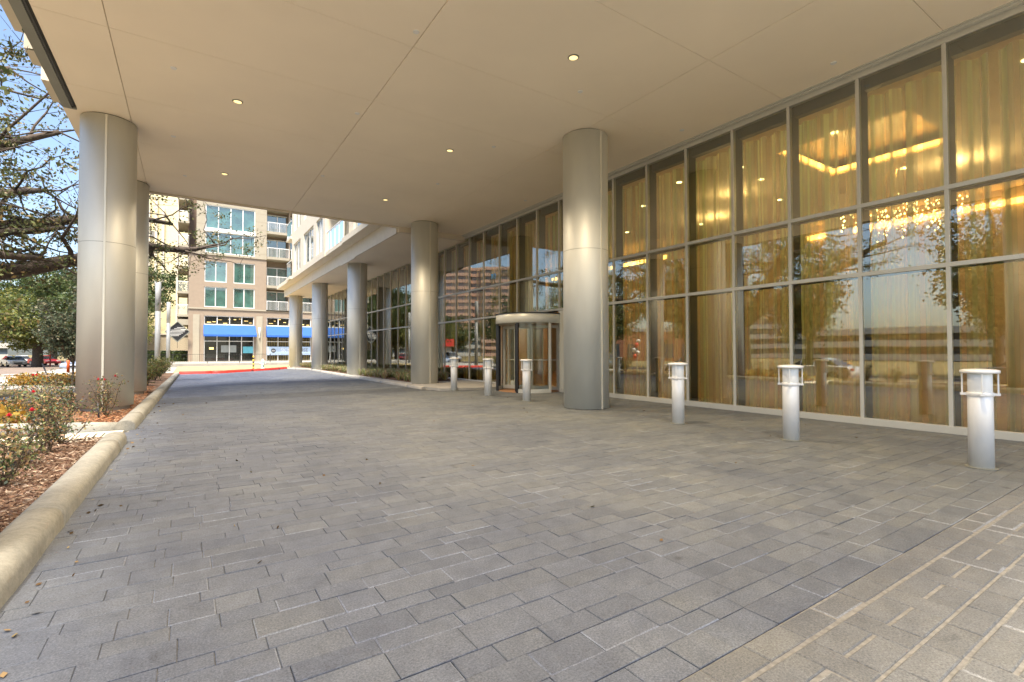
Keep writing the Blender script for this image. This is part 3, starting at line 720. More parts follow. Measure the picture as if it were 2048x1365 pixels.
tree('live_oak', (-8.6, 33.5, -.3), 'live oak by the near pavement mirrored in the far glass', 'tree', 9, 10, 4.8, 3.0, .3, 20000, .085, OAK, nlimb=7, clump=.24) if False else None
tree('street_tree', (-16.4, 88, -.6), 'spreading yellow green tree behind the parked white sedan', 'tree', 12, 9.5, 8.5, 3.6, .55, 26000, .17, YEL, nlimb=8, flat=.4, clump=.5, twigs=3)
tree('street_tree', (-20, 118, -.6), 'tall dark green tree rising behind the yellow green one', 'tree', 13, 17, 13, 5, .6, 24000, .27, GRN, nlimb=8, flat=.45, clump=.9, twigs=3)
tree('street_tree', (-9.5, 112, -.6), 'dark green tree behind the young tree by the left column', 'tree', 15, 18, 10, 4.5, .5, 26000, .25, GRN, nlimb=7, flat=.45, clump=.8, twigs=3)
tree('young_tree', (-4.15, 28.2, -.16), 'slim young grey green tree in the flower bed left of the column', 'tree', 17, 4.9, 1.45, 1.15, .045, 9000, .055, GRY, limbs=[(.1, .1, 4.8), (.7, .2, 3.6), (-.8, .1, 3.4), (.3, .6, 2.9), (-.5, -.5, 2.6), (.6, -.4, 2.4), (-.9, .4, 2.2)], clump=.13)
tree('street_tree', (-8.6, 78, -.3), 'deep green tree behind the two tall light poles', 'tree', 19, 12.5, 6.0, 2.2, .3, 30000, .17, GRN + OAK[:2], nlimb=8, clump=.55, twigs=3)
tree('street_tree', (-5.2, 60, -.3), 'small yellowing tree low beside the first light pole', 'tree', 23, 6.2, 2.3, 1.2, .12, 9000, .12, YEL, nlimb=6, clump=.35, twigs=3)
# the avenue across the road (seen in the glass)
for i, (x, y, h, cr, pal, sd_) in enumerate([(-24, 9.5, 13, 4.3, OAK, 31), (-25, 21.5, 12.5, 4.2, GRN, 32), (-24, 33, 12, 6, OAK, 33), (-23.5, 44, 11, 6, GRN, 34), (-24, 54, 12, 6.5, YEL, 35), (-25, 67, 11, 6.5, GRN, 36)]):
    lab = ['oak across the road mirrored in the rightmost panes', 'green tree across the road mirrored behind the second bollard', 'oak across the road mirrored beside the big middle column',
           'green tree across the road mirrored near the revolving door', 'yellowish tree across the road mirrored left of the revolving door', 'green tree across the road mirrored in the far panes'][i]
    tree('street_tree', (x, y, -.55), lab, 'tree', sd_, h, cr, 2.8, .3, 13000, .14, pal, nlimb=7, clump=.45, twigs=3)
for i, (x, y) in enumerate([(-7.6, 41.5), (-8.3, 53)]):
    tree('street_tree', (x, y, -.2), ['green tree on the near verge mirrored beyond the planting beds', 'bushy tree on the near verge farther along the road'][i], 'tree', 41 + i, 8.5, 3.4, 2.3, .2, 13000, .10, GRN, nlimb=7, clump=.35, twigs=3) if i == 5 else None

# ---- rose bushes and shrubs
ROSE = [(.07, .12, .05), (.11, .16, .06), (.06, .085, .07), (.17, .20, .08), (.26, .18, .08), (.36, .21, .11), (.08, .06, .06), (.32, .28, .12)]
m_petal = plain('rose_petal', (.62, .03, .06), .6, var=.3, scale=40)
def rose(loc, seed, h, wd, nl, fl, label, name='rose_bush', cat='rose bush', pal=ROSE, ls=.019, ns=9, up=.35):
    g_ = random.Random(seed); r = empty(name, loc, label, cat, 'rose bushes and shrubs in the left beds'); tb = MB(); tips = []
    for i in range(ns):
        a = g_.uniform(0, 6.283); q = wd * g_.uniform(.2, 1) * .5; hh = h * g_.uniform(.6, 1)
        P = bend((g_.uniform(-.04, .04), g_.uniform(-.04, .04), -.02), (q * math.cos(a), q * math.sin(a), hh), 7, .14, g_)
        tb.tube(P, [.009, .008, .007, .006, .005, .0045, .004, .003], 5)
        for k in range(2, 8):
            for t in range(2):
                d = Vector((g_.gauss(0, 1), g_.gauss(0, 1), g_.gauss(.5, .6))).normalized() * g_.uniform(.08, .24) * wd
                tb.tube([P[k], P[k] + d * .55 + Vector((0, 0, .01)), P[k] + d], [.004, .003, .002], 3)
                tips += [P[k] + d, P[k] + d * .6, P[k] + d * .85]
    tb.build('stems', m_twig, r, True)
    T = np.array([tuple(t) for t in tips]); G = np.random.default_rng(seed); w_ = np.clip((T[:, 2] / h), .05, 1) ** up * G.uniform(.1, 1, len(T)); w_ /= w_.sum()
    nl = int(nl * (.72 if name == 'shrub' else .5)); P = T[G.choice(len(T), nl, p=w_)] + G.normal(size=(nl, 3)) * .035
    leaves('foliage', P, ls, pal, r, None, seed, asp=.55)
    tops = sorted(tips, key=lambda v: -v.z)
    for i in range(fl):
        p = tops[i * 5 + 1] + Vector((0, 0, .02)); b = MB()
        for ring, (rad, z, n_, tl) in enumerate(((.030, -.004, 7, .9), (.020, .006, 6, .5), (.010, .012, 5, .2))):
            for k in range(n_):
                a = 6.283 * k / n_ + ring * .5; c_, s_ = math.cos(a), math.sin(a); a2 = a + .75; a3 = a - .75; rr2 = rad * .55
                b.quad((rr2 * .2 * c_, rr2 * .2 * s_, z - .012), (rad * .8 * math.cos(a3), rad * .8 * math.sin(a3), z + .004), (rad * c_ * 1.05, rad * s_ * 1.05, z + .016 * (1 - tl) + .004), (rad * .8 * math.cos(a2), rad * .8 * math.sin(a2), z + .004))
        b.build('flower', m_petal, r, loc=tuple(p))
    return r
RB = [((-1.44, 6.44, .05), .50, .62, 1300, 0, 'low rose bush cut by the left picture edge above the mulch'),
      ((-1.46, 7.35, .05), .55, .80, 1700, 2, 'bluish leaved rose bush with a low red bud near the left picture edge'),
      ((-1.43, 8.18, .05), .70, .80, 1900, 0, 'open stemmed rose bush standing in the mulch near the end of the first kerb'),
      ((-1.40, 8.96, .05), .66, .80, 1700, 1, 'rose bush leaning over the pale drain cover with a small red bloom'),
      ((-2.06, 14.0, .05), .80, 1.0, 2600, 0, 'wide tangled rose bush at the left foot of the big left column'),
      ((-1.32, 12.41, .07), .70, .72, 1400, 3, 'small rose bush with a dark stake in front of the left column'),
      ((-2.1, 11.5, .03), .78, .9, 2300, 1, 'rose bush with one large red bloom behind the drain cover'),
      ((-2.55, 12.2, .0), .72, .9, 2000, 1, 'rose bush beside the yellow leaved plants with a red bloom')]
for i, (l, h, wd, nl, fl, lab) in enumerate(RB): rose(l, 60 + i, h, wd, nl, fl, lab)
SHR = [(.09, .12, .03), (.13, .16, .04), (.06, .085, .025), (.20, .20, .06), (.24, .15, .05)]
for i, yv in enumerate([20.6, 22.3, 24.2, 26.2, 28.3, 30.5, 32.6, 34.3]):
    rose((-1.35 + .02 * i + (.12 if i % 2 else -.1), yv, .08), 80 + i, .85, 1.15, 1700, 0,
         'leafy green shrub in the row behind the left columns, number %s from the near end' % ['one', 'two', 'three', 'four', 'five', 'six', 'seven', 'eight'][i], 'shrub', 'shrub', SHR, .032, 12, .1)
# yellow flower bed and yellow leaved plants
def yellow(name, x0, x1, y0, y1, n, z, seed, label, h=.35):
    g2 = np.random.default_rng(seed); c = np.stack([g2.uniform(x0, x1, 60), g2.uniform(y0, y1, 60), np.full(60, z + h * .6)], 1)
    P = c[g2.integers(0, 60, n)] + g2.normal(size=(n, 3)) * np.array([.2, .2, h * .35]); P[:, 2] = np.clip(P[:, 2], z, z + h * 1.4)
    o = leaves(name, P, .06, [(.42, .22, .03), (.52, .32, .06), (.32, .15, .025), (.36, .26, .05), (.18, .17, .04)], None, None, seed); o['kind'] = 'stuff'; o['category'] = 'foliage plants'; o['label'] = label
yellow('yellow_foliage', -6.4, -3.3, 29.6, 31.6, 5000, -.15, 90, 'bright yellow orange foliage plants massed on the small green island')
yellow('yellow_foliage', -3.6, -2.5, 11.2, 14.2, 2300, -.05, 91, 'yellow orange foliage plants beyond the roses at the left picture edge', .3)
o = MB().tube([(-1.36, 11.85, 0), (-1.39, 11.9, .36)], .014, 8).build('plant_stake', m_black, smooth=True); tag(o, 'thin black stake stuck in the mulch in front of the left column', 'stake')
o = MB().tube([(-4.95, 29.0, -.15), (-5.35, 29.5, .8)], .03, 8).build('leaning_stake', m_black, smooth=True); tag(o, 'black stake leaning over the yellow flower bed', 'stake')
mk = empty('marker_post', (-4.75, 31.2, -.15), 'orange topped white marker post behind the yellow flowers', 'post')
MB().lathe(0, 0, [(.055, 0), (.055, .5)], 14).build('white_sleeve', m_white, mk, True); MB().lathe(0, 0, [(.06, .5), (.06, 1.05), (.03, 1.08)], 14).build('orange_sleeve', plain('orange_paint', (.75, .12, .03), .5), mk, True)
inl = empty('storm_inlet', (-8.7, 43, -.15), 'low concrete storm drain inlet beside the road', 'storm drain')
MB().box(-.9, .9, -.6, .6, -.1, .08).build('cover_slab', m_conc, inl, bevel=.03); MB().box(-.7, .7, -.62, -.6, -.08, .03).build('opening', m_black, inl)

# ---- tall light poles
for i, (x, y, h) in enumerate([(-1.62, 38.6, 5.85), (-1.5, 54.5, 5.9)]):
    r = empty('light_pole', (x, y, -.06), ['nearer tall round light pole with a pale glass upper half', 'farther tall round light pole standing by the fence'][i], 'light pole')
    MB().lathe(0, 0, [(.15, 0), (.15, h * .68)], 24).build('pole', plain('pole_grey', (.24, .25, .25), .4), r, True)
    MB().lathe(0, 0, [(.155, h * .68), (.155, h - .02), (.13, h)], 24).build('luminous_tube', plain('pole_diffuser', (.36, .37, .37), .4), r, True)

# ================================================================= CARS
m_tyre = plain('tyre', (.02, .02, .02), .8); m_rim = plain('rim', (.45, .46, .48), .3, .6); m_cglass = plain('car_glass', (.03, .035, .04), .05, spec=.9)
m_hl = plain('headlight', (.75, .77, .8), .1); m_tl = plain('tail_light', (.45, .02, .02), .2)
def paint(n, c):
    m = plain('car_paint_' + n, c, .25, .15, .02); b = m.node_tree.nodes['Principled BSDF']; b.inputs['Coat Weight'].default_value = .7; return m
def car(loc, rz, col, label, kind='sedan', sc_=1.0):
    r = empty('parked_car' if 'parked' in label else 'car', loc, label, 'car', 'cars along the road', rz)
    if kind == 'sedan':
        prof = [(-2.3, .32), (-2.38, .62), (-2.3, .92), (-1.75, 1.0), (-1.05, 1.04), (.75, .98), (1.55, .88), (2.2, .74), (2.38, .55), (2.33, .3)]
        roof = [(-1.72, 1.0), (-1.15, 1.36), (-.6, 1.46), (.1, 1.44), (.45, 1.33), (1.1, .96)]
    else:
        prof = [(-2.35, .4), (-2.42, .75), (-2.36, 1.08), (-1.75, 1.12), (-1.05, 1.14), (.95, 1.12), (1.7, 1.06), (2.3, .95), (2.4, .65), (2.35, .38)]
        roof = [(-2.3, 1.1), (-2.0, 1.68), (-1.4, 1.78), (.1, 1.77), (.55, 1.66), (1.15, 1.1)]
    def loft(pf, ws, zb):
        b = MB(); n = len(pf)
        secs = [(-1, ws[0]), (-.96, ws[1]), (-.6, 1), (0, 1), (.6, 1), (.96, ws[1]), (1, ws[0])]
        W_ = .90
        for (sy, k) in secs:
            for (x, z) in pf: b.v.append((x * (.985 if abs(sy) > .97 else 1), sy * W_, zb + (z - zb) * k))
        for j in range(len(secs) - 1):
            for k in range(n): q = j * n + k; q2 = j * n + (k + 1) % n; b.f.append((q, q2, q2 + n, q + n))
        b.f.append(tuple(range(n))); b.f.append(tuple(range(len(secs) * n - 1, (len(secs) - 1) * n - 1, -1))); return b
    loft(prof, (.93, .985), .3).build('body', paint(label.split()[0], col), r, True)
    n = len(roof); b = MB()
    for (sy, dz) in ((-.86, 0), (-.64, 1), (.64, 1), (.86, 0)):
        for (x, z) in roof:
            zz = roof[0][1] + (z - roof[0][1]) * 1; b.v.append((x * (1 if dz else 1), (sy if z < 1.15 else math.copysign(.64, sy) + (0 if dz else math.copysign(.02, sy))), zz))
    for j in range(3):
        for k in range(n - 1): q = j * n + k; b.f.append((q, q + 1, q + 1 + n, q + n))
    b.f.append(tuple(range(n - 1, -1, -1))); b.f.append(tuple(range(3 * n, 4 * n)))
    b.build('windows', m_cglass, r)
    b = MB(); rf = [p for p in roof if p[1] > 1.3]
    for k in range(len(rf) - 1): b.quad((rf[k][0], -.66, rf[k][1] + .012), (rf[k + 1][0], -.66, rf[k + 1][1] + .012), (rf[k + 1][0], .66, rf[k + 1][1] + .012), (rf[k][0], .66, rf[k][1] + .012))
    for sy in (-1, 1):
        for (xa, xb) in ((-.35, -.27), (.42, .5)):
            za = 1.0; b.quad((xa, sy * .868, za), (xb, sy * .868, za), (xb, sy * .668, 1.36), (xa, sy * .668, 1.36))
    b.build('roof', MATS['car_paint_' + label.split()[0]], r)
    for (x, sy) in ((-1.42, -1), (-1.42, 1), (1.42, -1), (1.42, 1)):
        wv = MB(); m = 22
        for (yy_, rad) in ((-.1, .30), (-.11, .335), (.11, .335), (.1, .30)):
            for k in range(m): wv.v.append((rad * math.cos(6.283 * k / m), yy_, rad * math.sin(6.283 * k / m)))
        for j in range(3):
            for k in range(m): q = j * m + k; q2 = j * m + (k + 1) % m; wv.f.append((q, q2, q2 + m, q + m))
        wv.f.append(tuple(range(m))); wv.f.append(tuple(range(4 * m - 1, 3 * m - 1, -1)))
        o = wv.build('wheel', m_tyre, r, loc=(x, sy * .82, .335))
        rm = MB()
        for k in range(5):
            a = 6.283 * k / 5; c, s_ = math.cos(a), math.sin(a); rm.quad((-.03 * s_, sy * .115, .03 * c), (.03 * s_, sy * .115, -.03 * c), (.22 * c + .05 * s_, sy * .115, .22 * s_ - .05 * c), (.22 * c - .05 * s_, sy * .115, .22 * s_ + .05 * c))
        rm.build('rim', m_rim, o)
    for sy in (-1, 1):
        z = .68 if kind == 'sedan' else .85
        MB().box(2.2, 2.36, sy * .62 - .16, sy * .62 + .16, z - .07, z + .05).build('headlight', m_hl, r, bevel=.02)
        MB().box(-2.39, -2.25, sy * .62 - .2, sy * .62 + .2, z + .04, z + .18).build('tail_light', m_tl, r, bevel=.02)
    MB().box(2.3, 2.40, -.4, .4, .42, .6).build('grille', m_black, r, bevel=.02)
    return r
def ang(dx, dy): return math.atan2(dy, dx)
car((-19.3, 91, -.6), R(-68), (.62, .60, .54), 'white sedan parked under the yellow green tree, facing the camera', 'sedan')
car((-17.6, 98, -.6), R(-55), (.45, .03, .04), 'red parked sedan right of the white one', 'sedan')
car((-19.2, 79, -.6), R(-86), (.35, .36, .37), 'grey parked sports utility car cut by the left picture edge', 'suv')
car((-8.1, 60, -.45), R(-100), (.30, .36, .48), 'bluish car just showing left of the big left column', 'sedan')
car((-13.2, 15.5, -.6), R(90), (.70, .70, .68), 'silver sedan on the road mirrored behind the second bollard', 'sedan')
car((-13.0, 5.8, -.6), R(90), (.12, .13, .15), 'dark sports utility car on the road mirrored in the rightmost panes', 'suv')
car((-13.2, 24.6, -.6), R(90), (.66, .66, .66), 'pale sedan on the road mirrored beside the middle column', 'sedan')
car((-13.4, 36, -.6), R(90), (.16, .18, .2), 'charcoal pickup sized car on the road mirrored by the revolving door', 'suv')
car((-13.2, 43, -.6), R(90), (.55, .56, .57), 'light grey sports utility car mirrored left of the revolving door', 'suv')
car((-13.2, 50.5, -.6), R(90), (.25, .03, .03), 'maroon sedan mirrored in the far panes', 'sedan')
car((-21.0, 103, -.6), R(-75), (.5, .5, .5), 'pale sedan parked far away between the white and red ones', 'sedan')

# ---- street furniture
st = empty('stop_sign', (-13.1, 84, -.6), 'red octagonal stop sign on a thin post beyond the road', 'sign')
MB().lathe(0, 0, [(.04, 0), (.04, 2.9)], 8).build('post', m_alu, st)
b = MB()
for y_ in (-.03, -.015):
    i0 = len(b.v); b.v += [(.42 * math.cos(R(22.5 + 45 * k)), y_, 2.5 + .42 * math.sin(R(22.5 + 45 * k))) for k in range(8)]
b.f += [tuple(range(7, -1, -1)), tuple(range(8, 16))] + [(k, (k + 1) % 8, 8 + (k + 1) % 8, 8 + k) for k in range(8)]
b.build('sign_plate', m_red, st)
def text(body, size, mat, parent, loc, rot, ext=.004, name='lettering'):
    cu = bpy.data.curves.new(name, 'FONT'); cu.body = body; cu.size = size; cu.extrude = ext; cu.align_x = 'CENTER'; cu.align_y = 'CENTER'
    t_ = bpy.data.objects.new('tmp', cu); C.objects.link(t_); bpy.context.view_layer.update()
    me = bpy.data.meshes.new_from_object(t_.evaluated_get(bpy.context.evaluated_depsgraph_get())); bpy.data.objects.remove(t_)
    me.materials.clear(); me.materials.append(mat); o = bpy.data.objects.new(name, me); C.objects.link(o); o.parent = parent; o.location = loc; o.rotation_euler = rot
    return o
text('STOP', .26, m_white, st, (0, -.04, 2.5), (R(90), 0, 0))
o = MB().lathe(0, 0, [(.09, 0), (.09, 3.9)], 10).build('red_post', plain('dark_red_paint', (.35, .06, .05), .6), loc=(-15.2, 88, -.6)); tag(o, 'dark red post just left of the stop sign', 'post')
# hydrant
hy = empty('fire_hydrant', (5.1, 44.6, -.06), 'pale blue fire hydrant on the dry verge', 'hydrant')
m_hyd = plain('hydrant_blue', (.42, .68, .74), .5); m_hyw = plain('hydrant_cap', (.75, .8, .8), .5)
MB().lathe(0, 0, [(.17, 0), (.17, .05), (.11, .07), (.11, .48), (.14, .5), (.14, .54), (.12, .56)], 20).build('barrel', m_hyd, hy, True)
MB().lathe(0, 0, [(.125, .56), (.11, .66), (.06, .73), (.03, .75), (.03, .8)], 20).build('bonnet', m_hyw, hy, True)
MB().tube([(-.22, 0, .42), (.22, 0, .42)], .055, 12).build('side_outlet', m_hyw, hy, True); MB().tube([(0, -.2, .38), (0, 0, .38)], .07, 12).build('front_outlet', m_hyw, hy, True)
# striped post
sp = empty('striped_post', (4.2, 42.4, -.06), 'black and yellow striped post on the dry verge', 'post')
m_yel = plain('yellow_paint', (.75, .55, .06), .6); m_yel.name = 'yellow_paint'
for k in range(7): MB().lathe(0, 0, [(.055, .08 + k * .14), (.055, .08 + (k + 1) * .14)], 12).build('band', m_black if k % 2 else m_yel, sp, True)
MB().lathe(0, 0, [(.2, 0), (.17, .06), (.06, .08)], 16).build('foot', m_black, sp)
# balloons (mirrored in the glass)
bl = empty('balloon_bunch', (-10.0, 27.5, -.3), 'bunch of red and white balloons tied to a weight by the road', 'balloons')
for k, (dx, dz, c) in enumerate([(0, 2.1, 'r'), (.2, 1.7, 'w'), (-.15, 1.5, 'w'), (.1, 1.2, 'r'), (-.2, 2.4, 'w')]):
    MB().lathe(dx, .1 * (k % 2), [(.02, dz - .2), (.1, dz - .13), (.165, dz), (.15, dz + .09), (.08, dz + .165), (.01, dz + .18)], 16).build('balloon', m_red if c == 'r' else m_white, bl, True)
    MB().tube([(0, 0, 0), (dx, .1 * (k % 2), dz - .2)], .004, 4).build('string', m_white, bl)

# ================================================================= APARTMENT BLOCK ACROSS
m_apt1 = plain('tan_panel', (.29, .228, .168), .8, var=.05, bump=.1)
m_apt2 = plain('cream_panel', (.35, .315, .24), .8, var=.05, bump=.1)
m_line = plain('panel_joint', (.30, .24, .18), .9)
m_teal = plain('teal_glass', (.045, .125, .105), .04, .0, .5, .9, spec=1.0)
bb = m_teal.node_tree.nodes['Principled BSDF']; bb.inputs['Coat Weight'].default_value = 1; bb.inputs['Coat IOR'].default_value = 1.9; bb.inputs['Coat Roughness'].default_value = .02
m_sf = plain('shop_glass', (.022, .024, .02), .04, 0, .6, .8, spec=.8)
m_warm = emis('shop_glow', (.9, .62, .22), .55)
m_awn = plain('blue_canvas', (.022, .105, .40), .8, var=.05, scale=2)
m_recess = plain('brown_recess', (.22, .15, .10), .8)
apt = empty('apartment_block', (0, 68, 0), 'tan and cream apartment block with green glazed windows, white railed balconies and a glass shopfront', 'building')
def A(b, name, mat, parent=None, bevel=0): return b.build(name, mat, parent or apt, bevel=bevel)
# local frame: x = X, y = 0 is the front face, z
def wallx(b, y, x0, x1, z0, z1, holes, t=.4):
    xs = sorted({x0, x1, *[q for h in holes for q in h[:2] if x0 < q < x1]}); zs = sorted({z0, z1, *[q for h in holes for q in h[2:4] if z0 < q < z1]})
    for i in range(len(xs) - 1):
        for j in range(len(zs) - 1):
            cx_, cz_ = (xs[i] + xs[i + 1]) / 2, (zs[j] + zs[j + 1]) / 2
            if any(h[0] < cx_ < h[1] and h[2] < cz_ < h[3] for h in holes): continue
            b.box(xs[i], xs[i + 1], y, y + t, zs[j], zs[j + 1])
ZW = [(6.62, 9.03), (9.6, 12.12)]; hol = [(x0, x1, a, c) for (x0, x1) in ((1.53, 3.81), (4.5, 6.8)) for (a, c) in ZW]
sh = [(1.55, 6.77, .1, 5.6), (8.16, 13.4, .1, 5.6)]
b = MB(); wallx(b, 0, 0, 8.1, .0, 12.88, hol + sh); wallx(b, 0, 8.1, 13.8, 0, 6.44, sh); wallx(b, 0, 13.8, 22, 0, 12.88, [])
A(b, 'lower_wall', m_apt1)
b = MB(); big = (1.58, 6.8, 13.05, 18.75); wallx(b, .03, .7, 8.1, 12.88, 24, [big, (1.58, 6.8, 19.6, 22.3)])
A(b, 'upper_wall', m_apt2); b = MB(); wallx(b, .03, 13.8, 22, 12.88, 24, []); A(b, 'upper_wall', m_apt2)
A(MB().box(-.08, 8.12, -.12, .0, 12.78, 12.98).box(-.08, 13.85, -.12, 0, 6.34, 6.5).box(8.08, 10.9, -.12, .0, 6.36, 6.52), 'ledge', m_apt2)
b = MB()
for zz in (1.4, 3.2, 5.0, 5.85, 7.3, 8.3, 9.3, 10.3, 11.3, 12.3):
    b.box(0, 1.5, -.004, .002, zz, zz + .03)
    if zz > 6.4: b.box(3.85, 4.46, -.004, .002, zz, zz + .03); b.box(6.85, 8.08, -.004, .002, zz, zz + .03)
    else: b.box(6.85, 8.1, -.004, .002, zz, zz + .03)
for xx in (.5, 1.0, 3.2, 5.1, 7.3, 7.8): b.box(xx, xx + .03, -.004, .002, 5.65 if 1.5 < xx < 6.8 else .1, 6.3)
for k in range(10): b.box(.7, 1.55, .026, .032, 13.4 + k * 1, 13.43 + k * 1); b.box(6.85, 8.1, .026, .032, 13.4 + k, 13.43 + k)
for k_ in range(0, len(b.v), 8):
    q_ = MB(); q_.v = b.v[k_:k_ + 8]; q_.f = [tuple(v - k_ for v in f) for f in b.f[k_ // 8 * 6:k_ // 8 * 6 + 6]]; A(q_, 'panel_joint', m_line)
A(MB().box(.45, 1.1, -.1, 0, .1, 5.7).box(7.0, 7.7, -.1, 0, .1, 5.7), 'pilaster', m_apt2)
def win(x0, x1, z0, z1, nx, y=.18, mat=None, rows=()):
    o = A(MB().box(x0, x1, y + .05, y + .1, z0, z1), 'window', mat or m_teal); f_ = MB(); w_ = .09
    f_.box(x0, x1, y - .1, y + .08, z0, z0 + w_).box(x0, x1, y - .1, y + .08, z1 - w_, z1)
    for i in range(nx + 1): xx = x0 + (x1 - x0 - w_) * i / nx; f_.box(xx, xx + w_, y - .08, y + .07, z0 + w_, z1 - w_)
    for z in rows: f_.box(x0 + w_, x1 - w_, y - .06, y + .06, z, z + w_ * .7)
    f_.build('window_frame', m_white, o); return o
for (x0, x1, a, c) in hol: win(x0, x1, a, c, 2)
win(1.58, 6.8, 15.95, 18.75, 4); win(1.58, 6.8, 13.05, 15.6, 4); win(1.58, 6.8, 19.6, 22.3, 4)
A(MB().box(1.5, 6.88, -.05, .2, 15.6, 15.95), 'spandrel', m_white)
# blinds/shades behind some windows
# balcony bays
for (x0, x1) in ((8.1, 10.8), (10.8, 13.8)):
    A(MB().box(x0, x1, 1.4, 1.6, 6.3, 24).box(x1 - .15, x1, 0.0, 1.4, 6.45, 24), 'balcony_wall', m_apt1)
    for (z, s_) in ((6.5, 0), (9.55, 1), (13.12, 1), (16.3, 1), (19.4, 1)):
        if s_: A(MB().box(x0, x1 - .16, -.6, 1.4, z - .3, z), 'balcony_slab', m_apt2)
        o = A(MB().box(x0 + .15, x1 - .3, 1.3, 1.36, z + .05, z + 2.4), 'balcony_door', m_teal)
        MB().box(x0 + .1, x0 + .2, 1.2, 1.3, z, z + 2.45).box((x0 + x1) / 2 - .05, (x0 + x1) / 2 + .05, 1.2, 1.3, z, z + 2.45).box(x0 + .2, x1 - .2, 1.2, 1.3, z + 2.4, z + 2.5).build('door_frame', m_white, o)
        b = MB().box(x0 + .03, x1 - .2, -.56 if s_ else -.05, -.5 if s_ else .01, z + 1.1, z + 1.17); yy0 = -.55 if s_ else -.04
        n = 17
        for k in range(n + 1): xx = x0 + .05 + (x1 - x0 - .3) * k / n; wv = .06 if k in (0, n, 9) else .022; b.box(xx, xx + wv, yy0, yy0 + .04, z, z + 1.1)
        b.box(x0 + .03, x0 + .07, yy0 + .06, 1.3, z + 1.1, z + 1.17)
        A(b, 'balcony_railing', m_white)
# left side balconies
A(MB().box(-.12, 0, 1.5, 14, 4.4, 24).box(.0, 22, 14, 14.4, 0, 24), 'side_wall', m_recess)
A(MB().box(-1.3, -1.1, 4.4, 12, 4.6, 24), 'side_pier', m_stucco2)
for z in (4.7, 5.65, 8.35, 11.2, 13.75, 16.55, 19.2):
    A(MB().box(-1.1, 0, .3, 6, z - .25, z + (.0 if z != 4.7 else .4)), 'side_balcony_slab', m_apt2)
    if z > 5:
        b = MB().box(-1.08, -.02, .34, .4, z + 1.1, z + 1.17)
        for k in range(11): b.box(-1.06 + k * .1, -1.04 + k * .1, .34, .38, z, z + 1.1)
        A(b, 'side_balcony_railing', m_white)
# storefront
for (x0, x1) in ((1.55, 6.77), (8.16, 13.4)):
    o = A(MB().box(x0, x1, .3, .36, .1, 5.6), 'shopfront_glass', m_sf); f_ = MB(); w_ = .08
    for i in range(5): xx = x0 + (x1 - x0 - w_) * i / 4; f_.box(xx, xx + w_, .12, .3, .1, 5.6)
    for z in (.1, 2.55, 4.48, 5.52): f_.box(x0, x1, .1, .29, z, z + w_ + (.06 if z == 4.48 else 0))
    f_.build('shopfront_frame', m_white, o)
    # lit interior fittings seen through the clerestory
    b = MB(); gg = random.Random(int(x0))
    for k in range(9): xx = x0 + .3 + k * .55; z = gg.uniform(4.7, 5.35); MB().box(xx, xx + gg.uniform(.2, .45), .28, .298, z, z + gg.uniform(.03, .09)).build('lit_fitting', m_warm, o)
    if x0 < 5: MB().box(2.1, 2.55, .28, .298, 1.6, 1.85).build('lit_fitting', m_warm, o)
    if x0 > 5:
        b = MB()
        for k in range(24): xx = x0 + .1 + k * .21; b.box(xx, xx + .09, .27, .296, .2, .85); b.box(xx, xx + .09, .27, .296, 1.95, 3.0)
        b.build('shop_curtain', plain('ochre_curtain', (.20, .15, .05), .8, var=.4), o)
    else:
        MB().box(5.6, 6.7, .1, .12, 1.15, 1.95).build('poster', plain('turquoise_poster', (.12, .45, .55), .6), o)
        MB().box(3.3, 4.9, .27, .296, 1.25, 2.1).build('painted_sign_reflection', plain('pale_reflection', (.30, .32, .30), .5), o)  # pale panel paints a sign's reflection onto the shop glass
    aw = MB(); xa, xb = x0 - .05, x1 + .12
    aw.quad((xa, -.0, 4.5), (xb, 0, 4.5), (xb + .1, -1.0, 3.35), (xa, -1.0, 3.35)); aw.quad((xa, -1.0, 3.35), (xb + .1, -1.0, 3.35), (xb + .1, -1.0, 3.12), (xa, -1.0, 3.12))
    aw.v += [(xa, 0, 4.5), (xa, -1, 3.35), (xa, -1, 3.12), (xa, 0, 3.12), (xb, 0, 4.5), (xb + .1, -1, 3.35), (xb + .1, -1, 3.12), (xb, 0, 3.12)]; i = len(aw.v) - 8
    aw.f += [(i, i + 1, i + 2, i + 3), (i + 7, i + 6, i + 5, i + 4)]
    A(aw, 'awning', m_awn)
# banner
bn = empty('shop_banner', (8.2, 67.98, 0), 'pale blue banner with a round black logo and lettering across the shopfront glass', 'banner')
MB().box(0, 5.15, .0, .03, .9, 1.95).build('banner_sheet', plain('banner_blue', (.48, .62, .80), .6), bn)
b = MB(); b.v += [(.75 + .27 * math.cos(k * .3927), -.006, 1.45 + .27 * math.sin(k * .3927)) for k in range(16)]; b.f.append(tuple(range(16))); lg = b.build('logo_disc', m_black, bn)
MB().box(.58, .92, -.012, -.008, 1.50, 1.55).box(.55, .95, -.012, -.008, 1.38, 1.46).build('logo_bars', m_white, lg)
text('SKY', .62, plain('pale_letter', (.85, .88, .92), .5), bn, (2.1, -.01, 1.5), (R(90), 0, 0))
text('HOUSE', .62, plain('grey_letter', (.16, .18, .22), .5), bn, (3.85, -.01, 1.5), (R(90), 0, 0))
sc2 = empty('wall_sconce', (7.35, 67.86, 3.0), 'slim white cylindrical lamp on the pier between the two blue awnings', 'wall lamp')
MB().lathe(0, -.1, [(.09, 0), (.09, 1.3)], 12).build('tube', m_lens, sc2, True); MB().box(-.05, .05, -.08, .0, .1, 1.2).build('back_plate', m_alu, sc2)
